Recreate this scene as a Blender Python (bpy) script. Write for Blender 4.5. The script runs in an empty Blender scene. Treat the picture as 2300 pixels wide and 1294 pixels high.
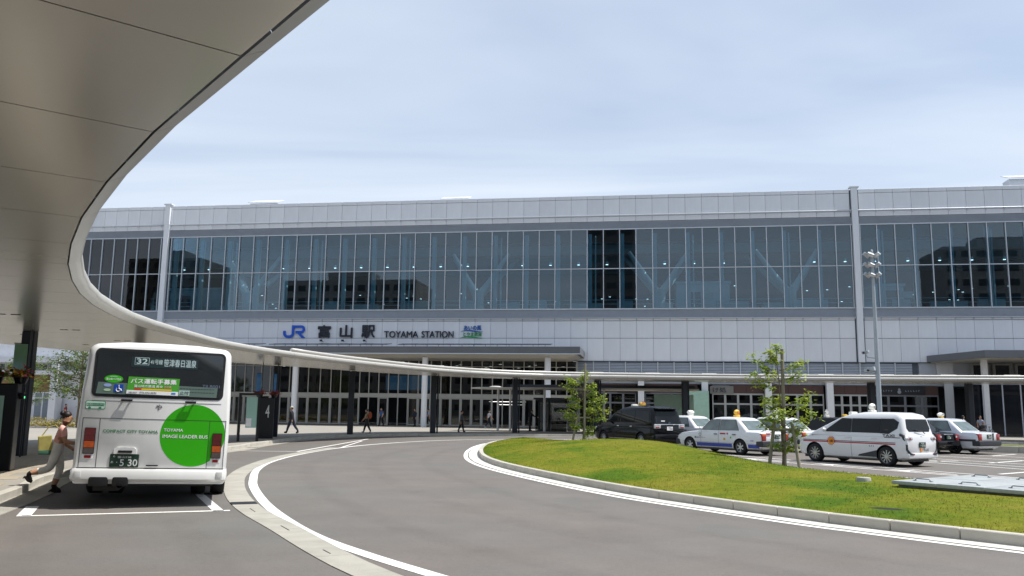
import bpy, bmesh, math, random
from mathutils import Vector, Matrix, Quaternion, Euler
random.seed(7)
R = math.radians
scene = bpy.context.scene
col = scene.collection

# ------------------------------------------------------------------ camera
def make_camera():
    yaw, pitch, roll = R(8.65), R(8.368), R(0.767)
    fw = Vector((-math.sin(yaw)*math.cos(pitch), math.cos(yaw)*math.cos(pitch), math.sin(pitch)))
    r0 = Vector((math.cos(yaw), math.sin(yaw), 0)); u0 = r0.cross(fw)
    c, s = math.cos(roll), math.sin(roll)
    r = r0*c + u0*s; u = u0*c - r0*s          # horizon falls slightly to the right
    m = Matrix((r, u, -fw)).transposed().to_4x4(); m.translation = Vector((0, 0, 1.71))
    cd = bpy.data.cameras.new('camera'); cd.sensor_width = 36.0; cd.lens = 36.0*1872/2300
    cd.clip_start = 0.1; cd.clip_end = 6000
    co = bpy.data.objects.new('camera', cd); col.objects.link(co); co.matrix_world = m
    scene.camera = co
make_camera()

# ------------------------------------------------------------------ sky and sun
SUN = Vector((0.52, 0.06, 1.0)).normalized()
def make_sky():
    w = bpy.data.worlds.new('World'); scene.world = w; w.use_nodes = True
    nt = w.node_tree; nt.nodes.clear(); N = nt.nodes.new; L = nt.links.new
    out = N('ShaderNodeOutputWorld'); bg = N('ShaderNodeBackground'); bg.inputs[1].default_value = 0.1
    sky = N('ShaderNodeTexSky'); sky.sky_type = 'NISHITA'; sky.sun_disc = False
    sky.sun_elevation = math.asin(SUN.z); sky.sun_rotation = math.atan2(SUN.x, SUN.y)
    sky.air_density = 1.0; sky.dust_density = 1.2; sky.ozone_density = 1.2; sky.altitude = 10
    tc = N('ShaderNodeTexCoord'); sep = N('ShaderNodeSeparateXYZ'); L(tc.outputs['Generated'], sep.inputs[0])
    # project the direction on a high, flat cloud layer: x/z, y/z
    mx = N('ShaderNodeMath'); mx.operation = 'MAXIMUM'; mx.inputs[1].default_value = 0.06; L(sep.outputs[2], mx.inputs[0])
    dv = N('ShaderNodeVectorMath'); dv.operation = 'DIVIDE'; cmb = N('ShaderNodeCombineXYZ')
    for i in range(3): L(mx.outputs[0], cmb.inputs[i])
    L(tc.outputs['Generated'], dv.inputs[0]); L(cmb.outputs[0], dv.inputs[1])
    mp = N('ShaderNodeMapping'); mp.inputs['Scale'].default_value = (0.42, 0.95, 0.0); mp.inputs['Rotation'].default_value = (0, 0, R(-14)); L(dv.outputs[0], mp.inputs[0])
    n1 = N('ShaderNodeTexNoise'); n1.inputs['Scale'].default_value = 0.8; n1.inputs['Detail'].default_value = 5; n1.inputs['Roughness'].default_value = 0.5; n1.inputs['Distortion'].default_value = 0.5
    L(mp.outputs[0], n1.inputs['Vector'])
    rp = N('ShaderNodeMapRange'); rp.inputs[1].default_value = 0.34; rp.inputs[2].default_value = 0.70; rp.inputs[3].default_value = 0.25; rp.inputs[4].default_value = 0.85
    L(n1.outputs['Fac'], rp.inputs[0])
    # thin veil thickens toward the horizon
    hz = N('ShaderNodeMapRange'); hz.inputs[1].default_value = 0.0; hz.inputs[2].default_value = 0.55; hz.inputs[3].default_value = 0.5; hz.inputs[4].default_value = 0.0
    L(sep.outputs[2], hz.inputs[0])
    ad = N('ShaderNodeMath'); ad.operation = 'ADD'; ad.use_clamp = True; L(rp.outputs[0], ad.inputs[0]); L(hz.outputs[0], ad.inputs[1])
    mix = N('ShaderNodeMix'); mix.data_type = 'RGBA'
    L(ad.outputs[0], mix.inputs[0]); L(sky.outputs[0], mix.inputs[6]); mix.inputs[7].default_value = (5.4, 6.05, 7.0, 1)
    L(mix.outputs[2], bg.inputs[0]); L(bg.outputs[0], out.inputs[0])
make_sky()
sl = bpy.data.lights.new('sun', 'SUN'); sl.energy = 4.0; sl.angle = R(0.6); sl.color = (1.0, 0.96, 0.9)
so = bpy.data.objects.new('sun', sl); col.objects.link(so); so.rotation_euler = (-SUN).to_track_quat('-Z', 'Y').to_euler(); so.location = (20, 0, 40)
vs = scene.view_settings; vs.view_transform = 'Standard'; vs.look = 'None'; vs.exposure = 0.55; vs.gamma = 1.0; vs.use_curve_mapping = False
scene.render.engine = 'CYCLES'
cy = scene.cycles; cy.use_denoising = True; cy.max_bounces = 8; cy.transparent_max_bounces = 12; cy.glossy_bounces = 4; cy.diffuse_bounces = 3
cy.sample_clamp_indirect = 6; cy.caustics_reflective = False; cy.caustics_refractive = False

# ------------------------------------------------------------------ helpers
def lin(h):
    h = h.lstrip('#'); v = [int(h[i:i+2], 16)/255 for i in (0, 2, 4)]
    return tuple(x/12.92 if x <= .04045 else ((x+.055)/1.055)**2.4 for x in v)
MATS = {}
def mat(name, c, rough=.6, metal=0., var=.08, scale=3., bump=0., bscale=40., rnd=0., coat=0., spec=.5, emit=0., detail=4., stretch=None, hue=None):
    """principled with object-space noise variation, optional fine bump and a per-object tint"""
    if name in MATS: return MATS[name]
    if isinstance(c, str): c = lin(c)
    m = bpy.data.materials.new(name); m.use_nodes = True; nt = m.node_tree; N = nt.nodes.new; L = nt.links.new
    b = nt.nodes['Principled BSDF']; b.inputs['Roughness'].default_value = rough; b.inputs['Metallic'].default_value = metal
    b.inputs['Specular IOR Level'].default_value = spec; b.inputs['Coat Weight'].default_value = coat; b.inputs['Coat Roughness'].default_value = .04
    tc = N('ShaderNodeTexCoord'); src = tc.outputs['Object']
    if stretch:
        mp = N('ShaderNodeMapping'); mp.inputs['Scale'].default_value = stretch; L(src, mp.inputs[0]); src = mp.outputs[0]
    n = N('ShaderNodeTexNoise'); n.inputs['Scale'].default_value = scale; n.inputs['Detail'].default_value = detail; L(src, n.inputs['Vector'])
    mr = N('ShaderNodeMapRange'); mr.inputs[1].default_value = .25; mr.inputs[2].default_value = .75; mr.inputs[3].default_value = 1-var; mr.inputs[4].default_value = 1+var
    L(n.outputs['Fac'], mr.inputs[0]); fac = mr.outputs[0]
    if rnd:
        oi = N('ShaderNodeObjectInfo'); m2 = N('ShaderNodeMapRange'); m2.inputs[3].default_value = 1-rnd; m2.inputs[4].default_value = 1+rnd
        L(oi.outputs['Random'], m2.inputs[0]); mu = N('ShaderNodeMath'); mu.operation = 'MULTIPLY'; L(fac, mu.inputs[0]); L(m2.outputs[0], mu.inputs[1]); fac = mu.outputs[0]
    cm = N('ShaderNodeVectorMath'); cm.operation = 'SCALE'; L(fac, cm.inputs['Scale'])
    if hue:
        n2 = N('ShaderNodeTexNoise'); n2.inputs['Scale'].default_value = scale*.35; n2.inputs['Detail'].default_value = 3; L(src, n2.inputs['Vector'])
        r2 = N('ShaderNodeMapRange'); r2.inputs[1].default_value = .35; r2.inputs[2].default_value = .65; L(n2.outputs['Fac'], r2.inputs[0])
        mx = N('ShaderNodeMix'); mx.data_type = 'RGBA'; L(r2.outputs[0], mx.inputs[0]); mx.inputs[6].default_value = (*c, 1); mx.inputs[7].default_value = (*(lin(hue) if isinstance(hue, str) else hue), 1)
        L(mx.outputs[2], cm.inputs[0])
    else: cm.inputs[0].default_value = c
    L(cm.outputs[0], b.inputs['Base Color'])
    if bump:
        nb = N('ShaderNodeTexNoise'); nb.inputs['Scale'].default_value = bscale; nb.inputs['Detail'].default_value = 3; L(src, nb.inputs['Vector'])
        bp = N('ShaderNodeBump'); bp.inputs['Strength'].default_value = bump; bp.inputs['Distance'].default_value = .02; L(nb.outputs['Fac'], bp.inputs['Height']); L(bp.outputs[0], b.inputs['Normal'])
    if emit: b.inputs['Emission Color'].default_value = (*c, 1); b.inputs['Emission Strength'].default_value = emit
    MATS[name] = m; return m
def glass(name, tint, ior=1.6, rough=.01, wob=.0):
    """clear pane: fresnel mix of mirror reflection and tinted transparency"""
    if name in MATS: return MATS[name]
    m = bpy.data.materials.new(name); m.use_nodes = True; nt = m.node_tree; nt.nodes.clear(); N = nt.nodes.new; L = nt.links.new
    o = N('ShaderNodeOutputMaterial'); t = N('ShaderNodeBsdfTransparent'); t.inputs[0].default_value = (*tint, 1)
    g = N('ShaderNodeBsdfGlossy'); g.inputs['Roughness'].default_value = rough; f = N('ShaderNodeFresnel'); f.inputs[0].default_value = ior
    mx = N('ShaderNodeMixShader'); L(f.outputs[0], mx.inputs[0]); L(t.outputs[0], mx.inputs[1]); L(g.outputs[0], mx.inputs[2]); L(mx.outputs[0], o.inputs[0])
    if wob:
        tc = N('ShaderNodeTexCoord'); n = N('ShaderNodeTexNoise'); n.inputs['Scale'].default_value = .9; n.inputs['Detail'].default_value = 1; L(tc.outputs['Object'], n.inputs['Vector'])
        bp = N('ShaderNodeBump'); bp.inputs['Strength'].default_value = wob; bp.inputs['Distance'].default_value = .05; L(n.outputs['Fac'], bp.inputs['Height']); L(bp.outputs[0], g.inputs['Normal'])
    MATS[name] = m; return m

def tag(o, label=None, cat=None, group=None, kind=None):
    if label: o['label'] = label
    if cat: o['category'] = cat
    if group: o['group'] = group
    if kind: o['kind'] = kind
    return o
def link(o, parent=None):
    col.objects.link(o)
    if parent is not None: o.parent = parent
    return o
def empty(name, loc=(0, 0, 0), rz=0, parent=None, label=None, cat=None, group=None, kind=None):
    o = bpy.data.objects.new(name, None); o.empty_display_size = .2; link(o, parent); o.location = loc; o.rotation_euler = (0, 0, rz)
    return tag(o, label, cat, group, kind)
def inst(name, me, parent=None, loc=(0, 0, 0), rot=(0, 0, 0), sc=(1, 1, 1)):
    o = bpy.data.objects.new(name, me); link(o, parent); o.location = loc; o.rotation_euler = rot; o.scale = sc
    return o
def copy_tree(o, parent=None):
    c = o.copy(); col.objects.link(c); c.parent = parent
    for ch in list(o.children): copy_tree(ch, c)
    return c
class MB:
    """collects shapes; build() links them as one mesh object"""
    def __init__(s): s.v = []; s.f = []; s.m = []; s.cur = 0
    def add(s, vs, fs, T=None):
        k = len(s.v); s.v += [tuple(T @ Vector(p)) if T is not None else tuple(p) for p in vs]
        s.f += [tuple(i+k for i in f) for f in fs]; s.m += [s.cur]*len(fs); return s
    def quad(s, a, b, c, d): return s.add([a, b, c, d], [(0, 1, 2, 3)])
    def box(s, c, z, T=None):
        x, y, w = [q/2 for q in z]; P = [(c[0]+i*x, c[1]+j*y, c[2]+k*w) for k in (-1, 1) for j in (-1, 1) for i in (-1, 1)]
        return s.add(P, [(0, 2, 3, 1), (4, 5, 7, 6), (0, 1, 5, 4), (2, 6, 7, 3), (0, 4, 6, 2), (1, 3, 7, 5)], T)
    def bx(s, x0, x1, y0, y1, z0, z1): return s.box(((x0+x1)/2, (y0+y1)/2, (z0+z1)/2), (abs(x1-x0), abs(y1-y0), abs(z1-z0)))
    def prism(s, poly, z0, z1):
        n = len(poly); P = [(p[0], p[1], z0) for p in poly]+[(p[0], p[1], z1) for p in poly]
        return s.add(P, [tuple(range(n))[::-1], tuple(range(n, 2*n))]+[(i, (i+1) % n, n+(i+1) % n, n+i) for i in range(n)])
    def tube(s, pts, r, n=8, cap=True):
        pts = [Vector(p) for p in pts]; rr = r if isinstance(r, (list, tuple)) else [r]*len(pts); P = []; F = []
        ref = None
        for i, p in enumerate(pts):
            d = (pts[min(i+1, len(pts)-1)]-pts[max(i-1, 0)])
            d = d.normalized() if d.length > 1e-9 else Vector((0, 0, 1))
            if ref is None: ref = Vector((0, 0, 1)) if abs(d.z) < .9 else Vector((1, 0, 0))
            a = d.cross(ref).normalized(); b = d.cross(a).normalized(); ref = a.cross(d) if True else ref
            for k in range(n):
                t = 2*math.pi*k/n; P.append(p+(a*math.cos(t)+b*math.sin(t))*rr[i])
        for i in range(len(pts)-1):
            for k in range(n): F.append((i*n+k, (i+1)*n+k, (i+1)*n+(k+1) % n, i*n+(k+1) % n))
        if cap: F.append(tuple(range(n))); F.append(tuple(range((len(pts)-1)*n, len(pts)*n))[::-1])
        return s.add(P, F)
    def lathe(s, prof, n=24, axis='z', c=(0, 0, 0)):
        P = []; F = []; m = len(prof)
        for k in range(n):
            t = 2*math.pi*k/n
            for r, h in prof:
                x, y = r*math.cos(t), r*math.sin(t)
                q = (x, y, h) if axis == 'z' else ((h, x, y) if axis == 'x' else (x, h, y)); P.append((q[0]+c[0], q[1]+c[1], q[2]+c[2]))
        for k in range(n):
            for j in range(m-1): F.append((k*m+j, ((k+1) % n)*m+j, ((k+1) % n)*m+j+1, k*m+j+1))
        return s.add(P, F)
    def strip(s, A, B):
        n = len(A); return s.add(list(A)+list(B), [(i, i+1, n+i+1, n+i) for i in range(n-1)])
    def ellip(s, c, r, n=12, m=8, T=None):
        P = []; F = []
        for j in range(m+1):
            a = math.pi*j/m-math.pi/2
            for k in range(n): P.append((c[0]+r[0]*math.cos(a)*math.cos(2*math.pi*k/n), c[1]+r[1]*math.cos(a)*math.sin(2*math.pi*k/n), c[2]+r[2]*math.sin(a)))
        for j in range(m):
            for k in range(n): F.append((j*n+k, j*n+(k+1) % n, (j+1)*n+(k+1) % n, (j+1)*n+k))
        return s.add(P, F, T)
    def mesh(s, name, mats, smooth=False, bev=0, seg=2, fix=True):
        me = bpy.data.meshes.new(name); me.from_pydata(s.v, [], s.f)
        for m in (mats if isinstance(mats, (list, tuple)) else [mats]): me.materials.append(m)
        me.polygons.foreach_set('material_index', s.m)
        if bev or fix:
            b = bmesh.new(); b.from_mesh(me)
            if bev:
                bmesh.ops.remove_doubles(b, verts=b.verts, dist=1e-5)
                e = [e for e in b.edges if len(e.link_faces) == 2 and e.calc_face_angle(0) > .5]
                bmesh.ops.bevel(b, geom=e, offset=bev, segments=seg, affect='EDGES', profile=.6, clamp_overlap=True)
            bmesh.ops.recalc_face_normals(b, faces=b.faces); b.to_mesh(me); b.free()
        if smooth is True: me.polygons.foreach_set('use_smooth', [True]*len(me.polygons))
        elif smooth: me.polygons.foreach_set('use_smooth', [True]*len(me.polygons)); me.set_sharp_from_angle(angle=R(smooth))
        me.update(); return me
    def build(s, name, mats, parent=None, loc=(0, 0, 0), rot=(0, 0, 0), **k): return inst(name, s.mesh(name, mats, **k), parent, loc, rot)
def boxo(name, c, z, m, parent=None, bev=0, rot=(0, 0, 0), seg=2, smooth=False):
    return MB().box((0, 0, 0), z).build(name, m, parent, loc=c, rot=rot, bev=bev, seg=seg, smooth=smooth or (35 if bev else False))
def bxo(name, x0, x1, y0, y1, z0, z1, m, parent=None, bev=0): return boxo(name, ((x0+x1)/2, (y0+y1)/2, (z0+z1)/2), (abs(x1-x0), abs(y1-y0), abs(z1-z0)), m, parent, bev)
TXT = {}
def text_mesh(txt, w, h, ext=.01, bold=0., m=None):
    """lettering as a mesh in the XZ plane facing -Y, fitted to w x h, origin at lower left"""
    key = (txt, w, h, ext, bold, m.name)
    if key in TXT: return TXT[key]
    cu = bpy.data.curves.new('lettering', 'FONT'); cu.body = txt; cu.size = 1; cu.resolution_u = 4
    ob = bpy.data.objects.new('lettering', cu); col.objects.link(ob)
    dg = bpy.context.evaluated_depsgraph_get(); me = bpy.data.meshes.new_from_object(ob.evaluated_get(dg)); bpy.data.objects.remove(ob)
    b = bmesh.new(); b.from_mesh(me)
    xs = [v.co.x for v in b.verts]; ys = [v.co.y for v in b.verts]
    x0, x1, y0, y1 = min(xs), max(xs), min(ys), max(ys)
    if w is None: w = (x1-x0)/(y1-y0)*h
    if ext > 0:
        g = bmesh.ops.extrude_face_region(b, geom=b.faces[:]); up = [v for v in g['geom'] if isinstance(v, bmesh.types.BMVert)]
        for v in up: v.co.z += 1
    for v in b.verts: v.co = Vector(((v.co.x-x0)/(x1-x0)*w, -v.co.z*ext, (v.co.y-y0)/(y1-y0)*h))
    if bold:                                        # heavier strokes: shifted copies, each a hair deeper
        src = b.verts[:], b.edges[:], b.faces[:]; d = bold*h*.9
        for i, (sx, sz) in enumerate(((d, 0), (-d, 0), (0, d), (0, -d))):
            g = bmesh.ops.duplicate(b, geom=src[0]+src[1]+src[2])
            for v in g['geom']:
                if isinstance(v, bmesh.types.BMVert): v.co += Vector((sx, ext*.04*(i+1), sz))
    bmesh.ops.recalc_face_normals(b, faces=b.faces); b.to_mesh(me); b.free(); me.materials.clear(); me.materials.append(m); me.name = 'lettering'
    TXT[key] = me; return me
def text(name, txt, x, y, z, w, h, m, parent=None, ext=.01, bold=0., rot=(0, 0, 0)):
    o = inst(name, text_mesh(txt, w, h, ext, bold, m), parent, (x, y, z), rot); return o
def catmull(P, n=8):
    P = [Vector((*p, 0)) if len(p) == 2 else Vector(p) for p in P]; out = []
    for i in range(len(P)-1):
        a, b, c, d = P[max(i-1, 0)], P[i], P[i+1], P[min(i+2, len(P)-1)]
        for k in range(n):
            t = k/n; out.append(.5*((2*b)+(c-a)*t+(2*a-5*b+4*c-d)*t*t+(3*b-a-3*c+d)*t**3))
    out.append(P[-1]); return out
def resample(P, step):
    out = [P[0].copy()]; acc = 0
    for i in range(len(P)-1):
        a, b = P[i], P[i+1]; l = (b-a).length; d = step-acc
        while d <= l+1e-9: out.append(a+(b-a)*(d/l)); d += step
        acc = l-(d-step)
    return out
def normals(P):
    out = []
    for i in range(len(P)):
        d = P[min(i+1, len(P)-1)]-P[max(i-1, 0)]; d.z = 0; d.normalize(); out.append(Vector((-d.y, d.x, 0)))   # left of travel
    return out
# ------------------------------------------------------------------ ground, road, kerbs
def asphalt():
    m = bpy.data.materials.new('asphalt'); m.use_nodes = True; nt = m.node_tree; N = nt.nodes.new; L = nt.links.new; b = nt.nodes['Principled BSDF']; b.inputs['Roughness'].default_value = .85; b.inputs['Specular IOR Level'].default_value = .3
    tc = N('ShaderNodeTexCoord')
    def noise(s, d, r, st=None):
        n = N('ShaderNodeTexNoise'); n.inputs['Scale'].default_value = s; n.inputs['Detail'].default_value = d; n.inputs['Roughness'].default_value = r
        if st: mp = N('ShaderNodeMapping'); mp.inputs['Scale'].default_value = st; mp.inputs['Rotation'].default_value = (0, 0, R(35)); L(tc.outputs['Object'], mp.inputs[0]); L(mp.outputs[0], n.inputs['Vector'])
        else: L(tc.outputs['Object'], n.inputs['Vector'])
        return n.outputs['Fac']
    def rng(f, a, c, lo, hi): r = N('ShaderNodeMapRange'); r.inputs[1].default_value = a; r.inputs[2].default_value = c; r.inputs[3].default_value = lo; r.inputs[4].default_value = hi; L(f, r.inputs[0]); return r.outputs[0]
    def mul(a, c): q = N('ShaderNodeMath'); q.operation = 'MULTIPLY'; L(a, q.inputs[0]); L(c, q.inputs[1]); return q.outputs[0]
    mx = N('ShaderNodeMix'); mx.data_type = 'RGBA'; L(rng(noise(.22, 4, .6), .38, .62, 0, 1), mx.inputs[0]); mx.inputs[6].default_value = (.150, .133, .120, 1); mx.inputs[7].default_value = (.136, .131, .121, 1)
    f = mul(rng(noise(.7, 6, .65), .3, .7, .90, 1.09), rng(noise(70, 3, .7), .3, .7, .84, 1.16)); f = mul(f, rng(noise(9, 3, .6, (1, 3.5, 1)), .30, .42, .80, 1.0)); f = mul(f, rng(noise(22, 2, .5), .3, .7, .95, 1.05))
    sc = N('ShaderNodeVectorMath'); sc.operation = 'SCALE'; L(mx.outputs[2], sc.inputs[0]); L(f, sc.inputs['Scale']); L(sc.outputs[0], b.inputs['Base Color'])
    bp = N('ShaderNodeBump'); bp.inputs['Strength'].default_value = .4; bp.inputs['Distance'].default_value = .01; L(noise(110, 2, .6), bp.inputs['Height']); L(bp.outputs[0], b.inputs['Normal']); return m
M_ASPH = asphalt()
M_PAVE = mat('paving', '#a09684', .8, var=.1, scale=1.4, bump=.15, bscale=60, rnd=.07)
M_PAVE2 = mat('paving_base', (.29, .27, .235), .85, var=.12, scale=.5, bump=.1, bscale=50)
M_KERB = mat('kerb_concrete', '#b2aea4', .85, var=.14, scale=2.2, bump=.2, bscale=70, rnd=.07, detail=8)
M_GUTW = mat('gutter_pale', '#c6c3b8', .85, var=.1, scale=2.5, bump=.2, bscale=35, rnd=.04, detail=8)
M_GUT = mat('gutter_concrete', '#9d9a90', .85, var=.13, scale=2.5, bump=.3, bscale=35, rnd=.06, detail=8)
def road_paint():
    m = mat('road_paint', (.74, .73, .70), .7, var=.1, scale=4, bump=.2, bscale=80, detail=9); nt = m.node_tree; N = nt.nodes.new; L = nt.links.new; b = nt.nodes['Principled BSDF']
    src = b.inputs['Base Color'].links[0].from_socket; tc = N('ShaderNodeTexCoord'); n = N('ShaderNodeTexNoise'); n.inputs['Scale'].default_value = 14; n.inputs['Detail'].default_value = 8; n.inputs['Roughness'].default_value = .75; L(tc.outputs['Object'], n.inputs['Vector'])
    r = N('ShaderNodeMapRange'); r.inputs[1].default_value = .58; r.inputs[2].default_value = .68; r.inputs[4].default_value = .75; L(n.outputs['Fac'], r.inputs[0]); mx = N('ShaderNodeMix'); mx.data_type = 'RGBA'; L(r.outputs[0], mx.inputs[0]); L(src, mx.inputs[6]); mx.inputs[7].default_value = (.2, .19, .185, 1); L(mx.outputs[2], b.inputs['Base Color']); return m
M_PAINT = road_paint()
M_DARK = mat('dark_gap', '#2b2a28', .9)
ground = MB().quad((-1500, -1500, 0), (1500, -1500, 0), (1500, 1500, 0), (-1500, 1500, 0)).build('road', M_ASPH); tag(ground, 'grey-pink asphalt road of the station forecourt', 'road', kind='structure')

KERB = [(-7.6, 5.2), (-9.3, 9.6), (-10.99, 13.39), (-11.9, 15.2), (-13.06, 17.3), (-14.4, 21.5), (-15.3, 26), (-16.1, 32.3), (-16.7, 34.9), (-17.1, 37.4), (-17.7, 40.8), (-18.0, 44), (-17.6, 47.3), (-16.7, 49.9), (-15, 52.5), (-12.8, 54.6), (-9.5, 56.2), (-6, 57.1), (-2, 57.6), (6, 57.9), (16, 58.0), (27, 58.0), (40, 58)]
KC = catmull(KERB, 10)
walk = MB(); poly = [(p.x-.1, p.y+.02) for p in KC]+[(40, 90), (-110, 90), (-110, 5.2)]
walk.add([(x, y, .148) for x, y in poly], [tuple(range(len(poly)))])
pavement = walk.build('pavement', M_PAVE2, fix=False); tag(pavement, 'pale stone pavement along the bus bays and station front', 'pavement', kind='structure')
if pavement.data.polygons[0].normal.z < 0: pavement.data.flip_normals()
def kerb_line(path, step, name, parent, w=.17, h=.155, gap=.012, side=1, m=M_KERB, z0=-.05):
    P = resample(path, step)
    for i in range(len(P)-1):
        a, b = P[i], P[i+1]; d = b-a; l = d.length; ang = math.atan2(d.y, d.x); n = Vector((-d.y, d.x, 0)).normalized()*side
        c = (a+b)/2+n*w/2
        boxo(name, (c.x, c.y, (h+z0)/2), (l-gap, w, h-z0+random.uniform(-.002, .002)), m, parent, bev=.012, rot=(0, 0, ang), seg=1)
kerb = empty('kerb', kind='structure', label='grey concrete kerb between the pavement and the road', cat='kerb')
kerb_line(KC, 1.0, 'kerb_stone', kerb)
NEARK = [p for p in KC if p.y < 34]
gl = empty('gutter', kind='structure', label='pale concrete gutter along the bus stop kerb', cat='gutter')
def slab_line(path, step, w, name, parent, z=.012, gap=.008, side=-1, off=0., m=M_GUT):
    P = resample(path, step); Nn = normals(P)
    for i in range(len(P)-1):
        q = []
        for p, n in ((P[i], Nn[i]), (P[i+1], Nn[i+1])): q.append((p+n*side*off, p+n*side*(off+w)))
        d = (P[i+1]-P[i]).normalized()*gap/2
        MB().prism([(v.x, v.y) for v in (q[0][0]+d, q[1][0]-d, q[1][1]-d, q[0][1]+d)], -.03, z+random.uniform(-.001, .001)).build(name, m, parent)
slab_line(NEARK, 1.0, .5, 'gutter_slab', gl)
slab_line([p for p in KC if p.y >= 34 and p.x < 4], 1.5, .45, 'gutter_slab', gl)
# pavers of the near bus stop
pv = empty('paving', kind='structure', label='tan stone slabs of the bus stop platform', cat='paving')
pm = MB().box((0, 0, 0), (.592, .892, .03)).mesh('paver', M_PAVE, bev=.004, seg=1)
def kx(y):
    for i in range(len(KC)-1):
        if KC[i].y <= y <= KC[i+1].y: t = (y-KC[i].y)/(KC[i+1].y-KC[i].y+1e-9); return KC[i].x+(KC[i+1].x-KC[i].x)*t
    return -12
ra = R(29); ca, sa = math.cos(ra), math.sin(ra); npv = 0
for i in range(-40, 20):
    for j in range(-6, 34):
        u = i*.6+(.3 if j % 2 else 0); v = j*.9; x = -12+ca*u-sa*v; y = 12+sa*u+ca*v
        if 8 < y < 36 and x < kx(y)-.72 and x > kx(y)-8.5 and npv < 298: inst('paver', pm, pv, (x, y, .1435+.0), (0, 0, ra)); npv += 1

def ribbon(path, w, z=.004, name='lane_line', m=M_PAINT, parent=ground, w2=None):
    n = normals(path); A = []; B = []
    for i, p in enumerate(path):
        t = i/max(1, len(path)-1); ww = w if w2 is None else w+(w2-w)*t
        A.append((p.x+n[i].x*ww/2, p.y+n[i].y*ww/2, z)); B.append((p.x-n[i].x*ww/2, p.y-n[i].y*ww/2, z))
    return MB().strip(A, B).build(name, m, parent, fix=False)
def line(a, b, w=.15, z=.004): return ribbon([Vector((*a, 0)), Vector((*b, 0))], w, z)
WL = catmull([(4, 3.8), (1.2, 6.0), (-.6, 7.4), (-2.15, 8.84), (-3.24, 9.9), (-4.27, 11.03), (-5.37, 12.55), (-6.7, 14.65), (-8.2, 17.35), (-9.15, 19.3), (-10.35, 22), (-11.4, 25), (-12.15, 28.2), (-12.62, 31.4), (-12.88, 34.8), (-12.8, 38.6), (-12, 43.4), (-10.4, 47.4), (-7.2, 50.6), (-2.5, 52.4), (4, 53), (14, 53.2), (40, 53.2)], 10)
ribbon(WL, .19)
GUTL = catmull([(3.4, 3.1), (.6, 5.3), (-1.2, 6.8), (-2.9, 8.55), (-3.99, 9.9), (-5.2, 11.55), (-6.3, 13.0), (-7.24, 14.4), (-8.15, 15.95), (-9.1, 17.75), (-10.2, 20.1), (-11.3, 23.1), (-12.35, 27), (-12.95, 30.6), (-13.4, 36)], 10)
dl = empty('drain_channel', kind='structure', label='curved pale concrete drain strip beside the white edge line', cat='drain')
slab_line(GUTL, .6, .44, 'gutter_slab', dl, z=.01, gap=.006)
for s_ in (3.4, 5.6, 7.7, 9.9, 12.1, 14.4):      # dark drain slots
    P = resample(GUTL, .1); N_ = normals(P); k = int(s_*10); p = P[min(k, len(P)-1)]; n = N_[min(k, len(P)-1)]
    q = p-n*.22; boxo('drain_slot', (q.x, q.y, .0095), (.5 if s_ != 9.9 else .3, .016, .006), M_DARK, dl, rot=(0, 0, math.atan2(-n.x, n.y)))
P = resample(GUTL, .1); N_ = normals(P); k = min(range(len(P)), key=lambda i: (P[i]-Vector((-7.15, 14.25, 0))).length); p, n = P[k]-N_[k]*.22, N_[k]
gr = MB(); gr.box((0, 0, .002), (.36, .44, .012)); gr.cur = 1
for i in range(9): gr.box((-.15+i*.0375, 0, .011), (.015, .42, .012))
gr.build('grate', [M_DARK, mat('cast_iron', '#4d5358', .6, .6)], dl, loc=(p.x, p.y, .006), rot=(0, 0, math.atan2(-n.x, n.y)))
# worn wheel paths and sealed cracks on the asphalt
def wear_mat():
    m = bpy.data.materials.new('tyre_wear'); m.use_nodes = True; nt = m.node_tree; N = nt.nodes.new; L = nt.links.new; b = nt.nodes['Principled BSDF']; b.inputs['Base Color'].default_value = (.055, .052, .05, 1); b.inputs['Roughness'].default_value = .8
    at_ = N('ShaderNodeAttribute'); at_.attribute_name = 'wear'; tc = N('ShaderNodeTexCoord'); n = N('ShaderNodeTexNoise'); n.inputs['Scale'].default_value = 1.6; n.inputs['Detail'].default_value = 9; n.inputs['Roughness'].default_value = .75; L(tc.outputs['Object'], n.inputs['Vector'])
    r = N('ShaderNodeMapRange'); r.inputs[1].default_value = .35; r.inputs[2].default_value = .8; r.inputs[4].default_value = .12; L(n.outputs['Fac'], r.inputs[0]); q = N('ShaderNodeMath'); q.operation = 'MULTIPLY'; L(at_.outputs['Fac'], q.inputs[0]); L(r.outputs[0], q.inputs[1])
    t = N('ShaderNodeBsdfTransparent'); mx = N('ShaderNodeMixShader'); L(q.outputs[0], mx.inputs[0]); L(t.outputs[0], mx.inputs[1]); L(b.outputs[0], mx.inputs[2]); L(mx.outputs[0], nt.nodes['Material Output'].inputs[0]); return m
M_WEAR = wear_mat()
def wear(path, w, z=.002):
    n = normals(path); V = []; F = []; A = []
    for i, p in enumerate(path):
        for d, a in ((-w, 0), (-w*.45, 1), (w*.45, 1), (w, 0)): V.append((p.x+n[i].x*d, p.y+n[i].y*d, z)); A.append(a)
    for i in range(len(path)-1): F += [(i*4+k, i*4+k+1, i*4+5+k, i*4+4+k) for k in range(3)]
    me = bpy.data.meshes.new('tyre_wear'); me.from_pydata(V, [], F); me.attributes.new('wear', 'FLOAT', 'POINT').data.foreach_set('value', A); me.materials.append(M_WEAR); return inst('tyre_wear', me, ground)
wn = normals(WL)
for d_, w_ in ((1.35, .28), (3.2, .3), (4.9, .25), (6.6, .25)): wear([p-n*d_ for p, n in zip(WL, wn)], w_)
wear([Vector((-8.6+.25*i, 11.2-.35*i, 0)) for i in range(24)], .3); wear([Vector((-7.0+.25*i, 12.2-.35*i, 0)) for i in range(24)], .3)
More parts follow.
